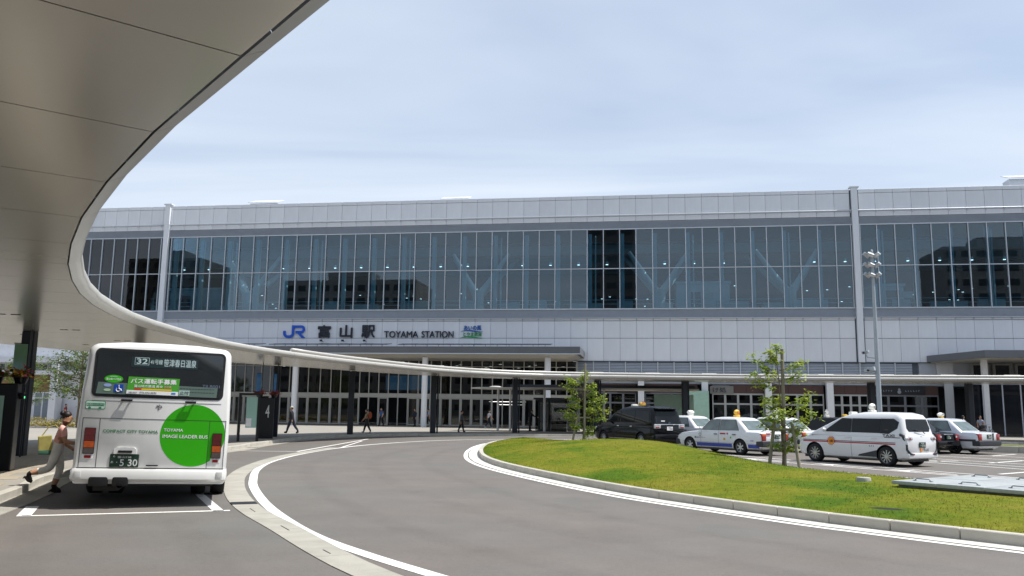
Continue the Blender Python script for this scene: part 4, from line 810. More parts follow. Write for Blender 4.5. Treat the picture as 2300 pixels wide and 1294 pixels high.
def wheel_mesh(r, w, rim_r, spokes, rim_mat, hub=.06):
    key = ('wheel', r, w, rim_r, spokes, rim_mat.name)
    if key in TXT: return TXT[key]
    t = MB().lathe([(rim_r-.01, -w/2), (rim_r+.01, -w/2-.005), (r-.03, -w/2), (r, -w/2+.03), (r, w/2-.03), (r-.03, w/2), (rim_r+.01, w/2+.005), (rim_r-.01, w/2)], 36, 'x').mesh('tyre', M_TYRE, smooth=50)
    m = MB(); m.lathe([(rim_r-.012, -w/2+.005), (rim_r, -w/2-.004), (rim_r, w/2), (rim_r-.02, w/2)], 36, 'x'); m.lathe([(0, -w/2+.01), (hub, -w/2+.01), (hub*1.2, -w/2+.04), (0, -w/2+.05)], 16, 'x')
    for i in range(spokes):
        a = 2*math.pi*i/spokes; T = Matrix.Rotation(a, 4, 'X'); sw = .9*math.pi*rim_r/spokes*.34
        m.add([(-w/2+.012, -sw*.7, hub*.8), (-w/2+.012, sw*.7, hub*.8), (-w/2+.02, sw, rim_r-.008), (-w/2+.02, -sw, rim_r-.008), (-w/2+.05, -sw*.7, hub*.8), (-w/2+.05, sw*.7, hub*.8), (-w/2+.06, sw, rim_r-.008), (-w/2+.06, -sw, rim_r-.008)], [(0, 1, 2, 3), (7, 6, 5, 4), (0, 4, 5, 1), (1, 5, 6, 2), (2, 6, 7, 3), (3, 7, 4, 0)], T)
    rm = m.mesh('rim', rim_mat, smooth=35)
    bk_ = MB().lathe([(0, -w/2+.09), (rim_r-.01, -w/2+.09)], 24, 'x').mesh('brake', M_BBLK)
    TXT[key] = (t, rm, bk_); return TXT[key]
def wheel(parent, loc, flip, spec):
    w_ = empty('wheel', loc, parent=parent)
    if flip: w_.rotation_euler = (0, 0, math.pi)
    for nm, me in zip(('tyre', 'rim', 'brake_disc'), wheel_mesh(*spec)): inst(nm, me, w_)
    return w_
M_STEEL = mat('steel_rim', (.45, .46, .47), .35, .8, var=.06)
for y in (2.3, 7.2):
    for x in (-1.1, 1.1): wheel(bus, (x, y, .41), x > 0, (.42, .26, .27, 8, M_STEEL))
    if y < 3:
        for x in (-.74, .74): wheel(bus, (x, y, .41), x > 0, (.42, .26, .27, 8, M_STEEL))
for s in (-1, 1):
    for k in range(6): bxo('side_window', s*1.2-.012*s, s*1.2+.008*s, .7+k*1.3, 1.9+k*1.3, 1.5, 2.2, M_BGL, bus)
# ------------------------------------------------------------------ taxis
def evaluated(ob):
    dg = bpy.context.evaluated_depsgraph_get(); me = bpy.data.meshes.new_from_object(ob.evaluated_get(dg)); return me
M_CGL = mat('car_glass', (.008, .011, .013), .03, var=.4, scale=2.0, spec=.25); M_CGL2 = mat('car_glass_pale', (.10, .135, .13), .04, var=.5, scale=2.4, spec=.9)  # paler glass is opaque; its grey-green tone stands in for light reflections
M_CHR2 = mat('chrome', (.75, .76, .77), .12, 1.0); M_BUMP = mat('bumper_dark', '#2a2d31', .55, var=.08); M_CLAMP = mat('lamp_clear', (.55, .55, .56), .1, .3, var=.3, scale=12); M_RED2 = mat('tail_red', (.30, .012, .014), .15, var=.25, scale=14, coat=.4); M_ORA = mat('tail_orange', (.6, .12, .02), .2, var=.2, scale=14)
M_ALLOY = mat('alloy_rim', (.42, .43, .45), .3, .85, var=.08); M_HUBC = mat('hub_cap', (.55, .56, .58), .35, .6, var=.08)
SPEC = {
 'sedan': dict(W=.8475, wb=2.785, ro=1.10, L=4.695, wr=.305, zb=.20,
   body=[(-1.10, .34, .86, .80), (-1.06, .27, .91, .835), (-.9, .22, .945, .8475), (-.3, .2, .955, .8475), (1.0, .2, .945, .8475), (2.3, .2, .93, .8475), (2.8, .2, .885, .845), (3.35, .22, .81, .825), (3.53, .26, .74, .79), (3.595, .34, .68, .74)],
   rings=[(.88, -.42, 2.42, .80, .13), (.95, -.36, 2.32, .79, .13), (1.41, .20, 1.70, .645, .12), (1.48, .33, 1.57, .60, .16), (1.515, .62, 1.35, .46, .2)],
   side=[[(1.17, .975), (1.17, 1.40), (1.66, 1.40), (2.12, .975)], [(.10, .985), (.34, 1.395), (1.10, 1.40), (1.10, .975)]], rear=[(-.60, 1.0), (.60, 1.0), (.52, 1.37), (-.52, 1.37)], front=[(-.62, 1.0), (.62, 1.0), (.53, 1.38), (-.53, 1.38)]),
 'minivan': dict(W=.8475, wb=2.75, ro=.72, L=4.26, wr=.315, zb=.19,
   body=[(-.72, .36, .92, .79), (-.68, .27, 1.0, .83), (-.5, .22, 1.03, .8475), (.4, .19, 1.03, .8475), (1.4, .19, 1.03, .8475), (2.3, .19, 1.02, .8475), (2.75, .19, .98, .845), (3.15, .21, .89, .815), (3.42, .25, .76, .76), (3.53, .33, .65, .66)],
   rings=[(.94, -.70, 3.05, .825, .16), (1.03, -.66, 2.86, .82, .16), (1.50, -.55, 1.86, .72, .15), (1.64, -.47, 1.45, .665, .18), (1.72, -.22, 1.05, .53, .25)],
   side=[[(1.30, 1.06), (1.30, 1.49), (1.66, 1.49), (2.34, 1.06)], [(.22, 1.06), (.22, 1.50), (1.24, 1.50), (1.24, 1.06)], [(-.12, 1.06), (-.38, 1.22), (-.42, 1.40), (-.25, 1.49), (.17, 1.50), (.17, 1.06)]], rear=[(-.52, 1.12), (.52, 1.12), (.60, 1.22), (.54, 1.5), (-.54, 1.5), (-.60, 1.22)], front=[(-.62, 1.08), (.62, 1.08), (.56, 1.46), (-.56, 1.46)]),
 'van': dict(W=.915, wb=2.95, ro=1.0, L=4.87, wr=.335, zb=.20,
   body=[(-1.0, .38, 1.0, .86), (-.95, .28, 1.08, .90), (-.7, .22, 1.1, .915), (.4, .2, 1.1, .915), (1.6, .2, 1.1, .915), (2.5, .2, 1.09, .915), (3.0, .2, 1.06, .91), (3.5, .22, .98, .89), (3.77, .28, .86, .83), (3.86, .36, .76, .74)],
   rings=[(1.0, -.97, 3.3, .895, .16), (1.1, -.94, 3.1, .885, .16), (1.66, -.76, 2.05, .785, .16), (1.82, -.64, 1.62, .73, .22), (1.90, -.25, 1.2, .58, .28)],
   side=[[(1.62, 1.14), (1.62, 1.66), (1.92, 1.66), (2.58, 1.14)], [(.52, 1.14), (.52, 1.67), (1.55, 1.67), (1.55, 1.14)], [(-.62, 1.14), (-.52, 1.67), (.47, 1.67), (.47, 1.14)]], rear=[(-.70, 1.14), (.70, 1.14), (.64, 1.66), (-.64, 1.66)], front=[(-.70, 1.16), (.70, 1.16), (.64, 1.62), (-.64, 1.62)])}
def body_mesh(sp, paint):
    m = MB(); S = []
    for y, zb, zt, w in sp['body']:
        h = zt-zb; P = [(0, zb), (w*.84, zb), (w*.955, zb+.06), (w*.992, zb+h*.28), (w, zb+h*.5), (w*.988, zb+h*.72), (w*.965, zt-.09), (w*.93, zt-.03), (w*.84, zt), (w*.4, zt+.012), (0, zt+.015)]
        S.append([(x, y, z) for x, z in P]+[(-x, y, z) for x, z in P[-2:0:-1]])
    n = len(S[0])
    for s in S: m.v += s
    for i in range(len(S)-1): m.f += [(i*n+k, i*n+(k+1) % n, (i+1)*n+(k+1) % n, (i+1)*n+k) for k in range(n)]
    m.f += [tuple(range(n))[::-1], tuple(range((len(S)-1)*n, len(S)*n))]; m.m = [0]*len(m.f)
    o = m.build('body', [paint, M_BBLK])
    cut = MB(); r = sp['wr']+.055
    for y in (0, sp['wb']):
        for s in (-1, 1): cut.lathe([(0, s*(sp['W']-.24)), (r, s*(sp['W']-.24)), (r, s*(sp['W']+.1)), (0, s*(sp['W']+.1))], 28, 'x', (0, y, sp['wr']))
    c = cut.build('cutter', M_BBLK); md = o.modifiers.new('b', 'BOOLEAN'); md.object = c; md.operation = 'DIFFERENCE'; md.solver = 'EXACT'; md.use_self = True
    me = evaluated(o); bpy.data.objects.remove(o); bpy.data.objects.remove(c)
    me.materials.clear(); me.materials.append(paint); me.materials.append(M_BBLK)
    for p in me.polygons:
        c_ = p.center; in_w = min(math.hypot(c_.y-y, c_.z-sp['wr']) for y in (0, sp['wb'])) < r-.0 and abs(c_.x) < sp['W']-.02 and abs(p.normal.z) < .999 and abs(c_.x) > .3
        p.material_index = 1 if (in_w and min(math.hypot(c_.y-y, c_.z-sp['wr']) for y in (0, sp['wb'])) <= r+.002) else 0
    me.polygons.foreach_set('use_smooth', [True]*len(me.polygons)); me.set_sharp_from_angle(angle=R(38)); return me
def ringpts(z, yr, yf, w, r, n=6):
    o = []
    for cx_, cy_, a0 in ((w-r, yf-r, 0), (-w+r, yf-r, 90), (-w+r, yr+r, 180), (w-r, yr+r, 270)):
        for i in range(n+1): a = R(a0+90*i/n); o.append((cx_+r*math.cos(a), cy_+r*math.sin(a), z))
    return o
def rint(sp, z):
    rs = sp['rings']
    for a, b in zip(rs, rs[1:]):
        if a[0] <= z <= b[0]: t = (z-a[0])/(b[0]-a[0]); return [a[k]+(b[k]-a[k])*t for k in range(5)]
    return rs[-1]
def cabin_mesh(sp, paint):
    m = MB(); Rg = [ringpts(*r) for r in sp['rings']]; n = len(Rg[0])
    for r in Rg: m.v += r
    m.v.append((0, (sp['rings'][-1][1]+sp['rings'][-1][2])/2, sp['rings'][-1][0]+.012)); t = len(m.v)-1
    for i in range(len(Rg)-1): m.f += [(i*n+k, i*n+(k+1) % n, (i+1)*n+(k+1) % n, (i+1)*n+k) for k in range(n)]
    m.f += [((len(Rg)-1)*n+k, (len(Rg)-1)*n+(k+1) % n, t) for k in range(n)]; m.m = [0]*len(m.f)
    return m.mesh('cabin', paint, smooth=42)
def side_patch(sp, poly, s, d, m, name, parent, thick=.01, nz=3):
    """patch on the cabin side following the ring widths; outline in (y, z)"""
    bm = bmesh.new(); f = bm.faces.new([bm.verts.new((0, y, z)) for y, z in poly]); bmesh.ops.triangulate(bm, faces=[f])
    for _ in range(2): bmesh.ops.subdivide_edges(bm, edges=bm.edges[:], cuts=1, use_grid_fill=True)
    for v in bm.verts: v.co.x = s*(rint(sp, v.co.z)[3]+d)
    me = bpy.data.meshes.new(name); bm.to_mesh(me); bm.free(); me.materials.append(m); return inst(name, me, parent)
def end_patch(sp, poly, rear, d, m, name, parent):
    bm = bmesh.new(); f = bm.faces.new([bm.verts.new((x, 0, z)) for x, z in poly]); bmesh.ops.triangulate(bm, faces=[f])
    for _ in range(2): bmesh.ops.subdivide_edges(bm, edges=bm.edges[:], cuts=1, use_grid_fill=True)
    for v in bm.verts: r = rint(sp, v.co.z); v.co.y = r[1]-d if rear else r[2]+d
    me = bpy.data.meshes.new(name); bm.to_mesh(me); bm.free(); me.materials.append(m); return inst(name, me, parent)
def grow(poly, k=.03):
    cx_ = sum(p[0] for p in poly)/len(poly); cz_ = sum(p[1] for p in poly)/len(poly); o = []
    for x, z in poly: d = math.hypot(x-cx_, z-cz_); o.append((x+(x-cx_)/d*k, z+(z-cz_)/d*k))
    return o
def car(name, label, kind, loc, deg, sc, paint, glass_m=M_CGL, rims=(.19, 8, 'hub'), cat='taxi', group=None):
    sp = SPEC[kind]; e = empty(name, (loc[0], loc[1], 0), R(deg), label=label, cat=cat, group=group); e.scale = (sc, sc, sc)
    key = ('car', kind, paint.name)
    if key not in TXT: TXT[key] = (body_mesh(sp, paint), cabin_mesh(sp, paint))
    inst('body', TXT[key][0], e); inst('cabin', TXT[key][1], e)
    for s in (-1, 1):
        for q in sp['side']: side_patch(sp, grow(q), s, .003, M_RUB, 'window_trim', e); side_patch(sp, q, s, .007, glass_m, 'side_window', e)
    end_patch(sp, grow(sp['rear'], .03), True, .003, M_RUB, 'window_trim', e); end_patch(sp, sp['rear'], True, .007, glass_m, 'rear_window', e); end_patch(sp, sp['front'], False, .007, glass_m, 'windscreen', e)
    rm = M_HUBC if rims[2] == 'hub' else M_ALLOY
    for y in (0, sp['wb']):
        for s in (-1, 1): wheel(e, (s*(sp['W']-.115), y, sp['wr']), s > 0, (sp['wr'], .2, rims[0], rims[1], rm))
    W = sp['W']; ro = sp['ro']
    u = MB(); u.bx(-W+.12, W-.12, -ro+.25, sp['L']-ro-.3, .16, .3); u.build('underbody', M_BBLK, e)
    for s in (-1, 1):
        fw = sp['L']-ro
        boxo('headlamp', (s*(W-.26), fw-.16, sp['body'][-3][2]-.16), (.3, .16, .14), M_CLAMP, e, bev=.03)
        mz = sp['side'][0][0][1]+.05; MB().ellip((s*(W+.1), sp['side'][0][-1][0]-.1, mz), (.1, .05, .07), 10, 6).build('mirror', paint if kind != 'van' else M_BBLK, e, smooth=True)
        for yy in (sp['side'][0][0][0]+.12, sp['side'][1][0][0]+.2): boxo('door_handle', (s*(W+.004), yy, sp['body'][3][2]-.15), (.03, .17, .035), M_BUMP if kind == 'sedan' else (M_CHR2 if kind == 'van' else paint), e, bev=.008)
    z0, z1 = .25, sp['body'][3][2]-.02
    sm = MB()
    for y in (sp['side'][0][0][0]-.03, sp['side'][0][-1][0]+.0, sp['side'][1][0][0]-.08):
        if abs(y) < .42 or abs(y-sp['wb']) < .42: continue
        for s in (-1, 1):
            zz = [z0+(z1-z0)*i/6 for i in range(7)]; h = sp['body'][3][2]-sp['zb']
            def bwid(z): t = (z-sp['zb'])/h; pts = [(.0, .955), (.28, .992), (.5, 1.), (.72, .988), (.88, .966), (1, .93)]; return W*next((a[1]+(b[1]-a[1])*(t-a[0])/(b[0]-a[0]) for a, b in zip(pts, pts[1:]) if a[0] <= t <= b[0]), .95)
            sm.strip([(s*(bwid(z)+.0025), y-.006, z) for z in zz], [(s*(bwid(z)+.0025), y+.006, z) for z in zz])
    sm.build('door_seam', M_SEAM, e, fix=False)
    return e, sp
def plate(e, x, y, z, t1, t2, green=True):
    p = boxo('number_plate', (x, y, z), (.34, .012, .17), M_PLG if green else M_WT, e); m = M_PLT if green else M_CHR
    inst('plate_text', text_mesh(t1, .16, .035, .002, .01, m), p, (-.08, -.007, .035)); inst('plate_text', text_mesh(t2, .24, .075, .002, .02, m), p, (-.1, -.007, -.06))
def sidetext(e, s, y0, w, z, h, m, x, bold=.015, ital=0):
    """lettering on the left flank, read from outside"""
    o = inst('side_lettering', text_mesh(s, w, h, .002, bold, m), e, (-x, y0, z), (0, 0, R(-90))); return o
def flank(sp, z):
    h = sp['body'][3][2]-sp['zb']; t = (z-sp['zb'])/h; pts = [(.0, .955), (.28, .992), (.5, 1.), (.72, .988), (.88, .966), (1, .93)]
    return sp['W']*next((a[1]+(b[1]-a[1])*(t-a[0])/(b[0]-a[0]) for a, b in zip(pts, pts[1:]) if a[0] <= t <= b[0]), .95)
def band(e, sp, y0, y1, z0, z1, m, name='side_stripe', d=.003, skip=True, both=True):
    r = sp['wr']+.06
    for s in ((-1, 1) if both else (-1,)):
        ys = [y0+(y1-y0)*i/60 for i in range(61)]; b = MB(); run = []
        def ok(y): return not skip or all(math.hypot(y-q, (z0+z1)/2-sp['wr']) > r for q in (0, sp['wb']))
        def wd(y):  # plan width at y
            bb = sp['body']
            for a, c in zip(bb, bb[1:]):
                if a[0] <= y <= c[0]: t = (y-a[0])/(c[0]-a[0]); return (a[3]+(c[3]-a[3])*t)/sp['W']
            return .9
        for i in range(60):
            if not (ok(ys[i]) and ok(ys[i+1])) and b.f: b.build(name, m, e, fix=False); b = MB()
            if ok(ys[i]) and ok(ys[i+1]):
                q = [(s*(flank(sp, z)*wd(y)+d), y, z) for y, z in ((ys[i], z0), (ys[i+1], z0), (ys[i+1], (z0+z1)/2), (ys[i], (z0+z1)/2), (ys[i+1], z1), (ys[i], z1))]
                b.add(q, [(0, 1, 2, 3), (3, 2, 4, 5)])
        if b.f: b.build(name, m, e, fix=False)
def roof_lamp(e, y, z, shape, m, txt=None, mt=None):
    l = empty('roof_lamp', (0, y, z), parent=e)
    if shape == 'barrel':
        MB().lathe([(0, -.2), (.07, -.19), (.1, -.12), (.105, 0), (.1, .12), (.07, .19), (0, .2)], 16, 'x', (0, 0, .16)).build('lamp_body', m, l, smooth=True); boxo('lamp_base', (0, 0, .04), (.3, .14, .08), m, l, bev=.02)
    elif shape == 'egg':
        MB().ellip((0, 0, .19), (.16, .09, .12), 16, 10).build('lamp_body', m, l, smooth=True); boxo('lamp_base', (0, 0, .04), (.3, .14, .1), m, l, bev=.03)
    elif shape == 'disc':
        MB().ellip((0, 0, .15), (.26, .09, .1), 18, 10).build('lamp_body', m, l, smooth=True); boxo('lamp_base', (0, 0, .03), (.24, .16, .08), M_FY, l, bev=.03)
    elif shape == 'star':
        s = MB(); P = [((.17 if k % 2 == 0 else .075)*math.sin(k*math.pi/5), (.17 if k % 2 == 0 else .075)*math.cos(k*math.pi/5)+.24) for k in range(10)]
        s.add([(x, -.05, zz) for x, zz in P]+[(x, .05, zz) for x, zz in P], [tuple(range(10)), tuple(range(10, 20))[::-1]]+[(k, 10+k, 10+(k+1) % 10, (k+1) % 10) for k in range(10)]); s.build('lamp_body', m, l); boxo('lamp_base', (0, 0, .05), (.3, .14, .12), m, l, bev=.02)
    else: boxo('lamp_body', (0, 0, .1), (.34, .14, .16), m, l, bev=.04)
    if txt: inst('lamp_text', text_mesh(txt, .16, .11, .002, .02, mt), l, (-.08, -.115, .13))
    return l
M_PW = mat('taxi_white', (.68, .69, .70), .22, var=.015, coat=.6); M_PS = mat('taxi_silver', (.62, .65, .69), .25, .1, var=.02, coat=.6); M_PK = mat('taxi_black', (.004, .0045, .006), .1, var=.1, spec=.3); M_BLU = mat('stripe_blue', '#1c3f9e', .3, coat=.4); M_STR = mat('stripe_red', '#a8182c', .35); M_LAY = mat('lamp_yellow', '#e0b23c', .4, var=.05); M_LAW = mat('lamp_white', (.75, .74, .68), .4); M_TXD = mat('text_dark', '#15171c', .5)
def tail_sedan(e, sp, orange=True, bumper=M_BUMP):
    W, ro = sp['W'], sp['ro']
    for s in (-1, 1):
        t_ = boxo('tail_lamp', (s*(W-.16), -ro+.045, .735), (.24, .16, .28), M_RED2, e, bev=.03)
        if orange: boxo('lens', (0, -.004, .085), (.236, .165, .10), M_ORA, t_, bev=.02)
    boxo('bumper', (0, -ro+.1, .475), (2*W+.01, .36, .24), bumper, e, bev=.06, seg=3)
    boxo('bumper', (0, sp['L']-ro-.12, .43), (2*W-.06, .34, .24), bumper, e, bev=.06, seg=3)
# white and blue sedan in front
e, sp = car('taxi', 'white sedan taxi with a blue lower stripe and yellow roof lamp', 'sedan', (4.83, 37.2), 42.5, 1.03, M_PW, M_CGL2, (.19, 6, 'hub'), group='taxis at the rank')
tail_sedan(e, sp); band(e, sp, -.98, 3.2, .29, .43, M_BLU); band(e, sp, -.98, 3.2, .445, .458, M_BLU)
plate(e, .12, -1.135, .76, '富山500', '・・50'); sidetext(e, '富山タクシー', 2.48, .62, .60, .075, M_TXD, flank(sp, .63)+.004); MB().lathe([(.055, 0), (.068, 0), (.068, .004), (.055, .004)], 20, 'x', (-flank(sp, .75)-.008, 2.17, .765)).build('company_mark', M_TXD, e)
bxo('sticker', -flank(sp, .8)-.004, -flank(sp, .8), .76, 1.06, .80, .86, M_STR, e); MB().lathe([(0, 0), (.045, 0), (.045, .004), (0, .004)], 14, 'x', (-flank(sp, .83)-.004, .66, .83)).build('sticker', M_STR, e); bxo('sticker', -flank(sp, .6)-.004, -flank(sp, .6), .76, .86, .56, .66, M_FY, e); MB().lathe([(0, 0), (.04, 0), (.04, .004), (0, .004)], 14, 'x', (-flank(sp, .68)-.004, .47, .68)).build('sticker', M_GRN, e)
bxo('sticker', -.58, -.28, -1.125, -1.115, .84, .90, M_STR, e); sidetext(e, '508', -.55, .16, .56, .05, M_BLU, flank(sp, .58)*.995+.004)
roof_lamp(e, .85, 1.52, 'egg', M_LAY, '富山', M_STR)
# silver-white sedan partly hidden behind it
e, sp = car('taxi', 'white sedan taxi between the black van and the blue-striped sedan', 'sedan', (3.25, 44.7), 40, 1.04, M_PW, M_CGL2, (.19, 6, 'hub'), group='taxis at the rank'); tail_sedan(e, sp); plate(e, 0, -1.12, .74, '富山500', '・6 12'); roof_lamp(e, .8, 1.52, 'barrel', M_LAW)
e, sp = car('taxi', 'white sedan taxi half hidden behind the staked sapling with a star lamp', 'sedan', (7.2, 41.1), 40, 1.04, M_PW, M_CGL2, (.19, 6, 'hub'), group='taxis at the rank'); tail_sedan(e, sp); plate(e, 0, -1.12, .74, '富山500', '・1 07'); roof_lamp(e, 1.0, 1.52, 'star', M_LAW)
e, sp = car('taxi', 'dark sedan taxi behind the white minivan with a star lamp and yellow sign', 'sedan', (11.2, 47.8), 41, 1.04, M_PK, M_CGL, (.2, 10, 'alloy'), group='taxis at the rank'); tail_sedan(e, sp, False, M_PK); roof_lamp(e, 1.3, 1.52, 'star', M_LAW); roof_lamp(e, .2, 1.5, 'box', M_LAY)
# black sedan
e, sp = car('taxi', 'black sedan taxi between the white minivan and the silver sedan', 'sedan', (13.25, 42.1), 40.5, 1.03, M_PK, M_CGL, (.21, 10, 'alloy'), group='taxis at the rank'); tail_sedan(e, sp, False, M_PK); plate(e, 0, -1.14, .74, '富山330', '・5 36'); boxo('trim_bar', (0, -1.12, .87), (.7, .03, .03), M_CHR2, e, bev=.008)
for s in (-1, 1): boxo('lens', (s*.60, -1.13, .76), (.12, .02, .09), M_CLAMP, e, bev=.01)
roof_lamp(e, .8, 1.52, 'box', mat('lamp_orange', '#e08018', .4, var=.1))
# silver-white sedan on the right
e, sp = car('taxi', 'silver and white sedan taxi with dark bumper at the right end', 'sedan', (15.2, 42.75), 40.3, 1.07, M_PS, M_CGL2, (.2, 10, 'alloy'), group='taxis at the rank'); tail_sedan(e, sp, False)
bxo('boot_lid', -.68, .68, -1.112, -1.05, .6, .9, M_PW, e, bev=.02); plate(e, 0, -1.122, .76, '富山500', '・50 07'); bxo('boot_stripe', .25, .36, -1.122, -1.11, .6, .9, M_BUMP, e); text('boot_lettering', 'TAXI', .18, -1.12, .91, .28, .06, M_TXD, e, .002, .02); band(e, sp, -1.0, 3.3, .55, .64, M_BUMP); roof_lamp(e, 1.0, 1.52, 'disc', M_LAW, 'TAXI', M_TXD)
# white minivan
e, sp = car('taxi', 'white minivan taxi with a red side line and sun emblem', 'minivan', (9.0, 31.06), 40.6, 1.06, M_PW, M_CGL, (.215, 10, 'alloy'), group='taxis at the rank')
W = sp['W']; ro = sp['ro']
band(e, sp, -.35, 3.25, .69, .73, M_STR); band(e, sp, -.35, 3.25, .745, .765, M_TXD); band(e, sp, -.5, .05, .905, .925, M_TXD, skip=False)
sun = MB(); sx = -flank(sp, .74)-.008
for k in range(16):
    a = 2*math.pi*k/16; sun.add([(sx, 2.05+.11*math.cos(a-.17), .74+.11*math.sin(a-.17)), (sx, 2.05+.18*math.cos(a), .74+.18*math.sin(a)), (sx, 2.05+.11*math.cos(a+.17), .74+.11*math.sin(a+.17))], [(0, 1, 2)])
sun.build('sun_rays', M_STR, e, fix=False); MB().lathe([(0, 0), (.12, 0), (.12, .004), (0, .004)], 20, 'x', (sx-.003, 2.05, .74)).build('sun_disc', mat('sun_orange', '#e08a1e', .4), e); sidetext(e, '太陽', 2.12, .14, .69, .09, M_TXD, -sx+.004, .02)
sidetext(e, 'TAXI', .10, .42, .935, .085, M_TXD, .836, .03); sidetext(e, '511', .60, .17, .60, .055, M_TXD, flank(sp, .62)+.003, .01)
for s in (-1, 1): MB().add([(s*(W-.004), .33, .50), (s*(W+.004), .33, .28), (s*(W+.004), 1.02, .29), (s*(W+.004), .98, .34)], [(0, 1, 2, 3)]).build('sill_guard', M_BUMP, e, fix=False)
for s in (-1, 1):
    g_ = MB(); xs = W-.01
    P = [(s*(W-.025), -.50, 1.02), (s*(W-.05), -.60, .99), (s*(W-.09), -.66, .80), (s*(W-.07), -.69, .55), (s*(W-.14), -.745, .42), (s*(W-.30), -.745, .40)]
    g_.tube(P, [.045, .06, .06, .05, .05, .04], 6); g_.build('lamp_guard', M_BUMP, e, smooth=True)
    t_ = MB(); t_.ellip((s*(W-.22), -.675, .90), (.22, .07, .085), 14, 8); tl_ = t_.build('tail_lamp', M_CLAMP, e, smooth=True); MB().ellip((s*(W-.2), -.737, .90), (.045, .015, .045), 10, 6).build('lens', M_RED2, tl_, smooth=True)
    boxo('reflector', (s*(W-.26), -.765, .41), (.2, .02, .05), M_RED2, e, bev=.008)
boxo('bumper', (0, -.62, .36), (2*W-.1, .3, .18), M_PW, e, bev=.06, seg=3); plate(e, 0, -.738, .70, '富山500', '・17-16'); text('tailgate_lettering', 'TAXI', .06, -.738, .50, .26, .085, M_TXD, e, .002, .02); MB().lathe([(0, 0), (.06, 0), (.06, .004), (0, .004)], 16, 'y', (-.07, -.742, .54)).build('sun_disc', MATS['sun_orange'], e)
wp = MB(); wp.tube([(.22, -.70, 1.05), (.1, -.70, 1.13), (-.25, -.67, 1.17)], .014, 6); wp.build('wiper', M_BBLK, e); boxo('badge', (0, -.70, .95), (.1, .03, .06), M_CHR2, e, bev=.01)
bxo('sticker', -.80, -.785, -.08, .06, 1.09, 1.16, M_FY, e); roof_lamp(e, 1.0, 1.71, 'egg', M_LAW, '太陽', M_TXD); roof_lamp(e, 1.75, 1.55, 'box', M_LAW)
# black van
e, sp = car('taxi', 'large black van taxi behind the first sapling', 'van', (.85, 43.24), 38.3, 1.065, M_PK, M_CGL, (.22, 10, 'alloy'), group='taxis at the rank'); W = sp['W']
for s in (-1, 1): t_ = boxo('tail_lamp', (s*(W-.2), -.985, .98), (.36, .08, .2), M_CLAMP, e, bev=.03); boxo('lens', (s*.02, -.03, -.05), (.22, .03, .05), M_RED2, t_, bev=.01); boxo('lens', (s*.02, -.03, .05), (.3, .03, .04), M_CHR2, t_, bev=.01); boxo('reflector', (s*(W-.22), -.99, .55), (.3, .02, .03), M_CLAMP, e)
boxo('chrome_bar', (0, -1.0, 1.06), (1.3, .04, .045), M_CHR2, e, bev=.012); boxo('bumper', (0, -.87, .46), (2*W-.02, .36, .30), M_PK, e, bev=.07, seg=3); plate(e, 0, -1.02, .88, '富山330', '・1018', False); MB().lathe([(.03, 0), (.06, 0), (.06, .02), (.03, .02)], 16, 'y', (0, -1.0, 1.13)).build('badge', M_CHR2, e)
boxo('spoiler', (0, -.78, 1.79), (1.3, .3, .05), M_PK, e, bev=.02, rot=(R(6), 0, 0)); band(e, sp, .45, 2.5, .36, .375, M_CHR2); boxo('sticker', (-.32, -.92, 1.22), (.22, .01, .05), M_WT, e); roof_lamp(e, 1.0, 1.9, 'box', M_LAY, '富山', M_STR); roof_lamp(e, 1.6, 1.82, 'box', M_LAW)
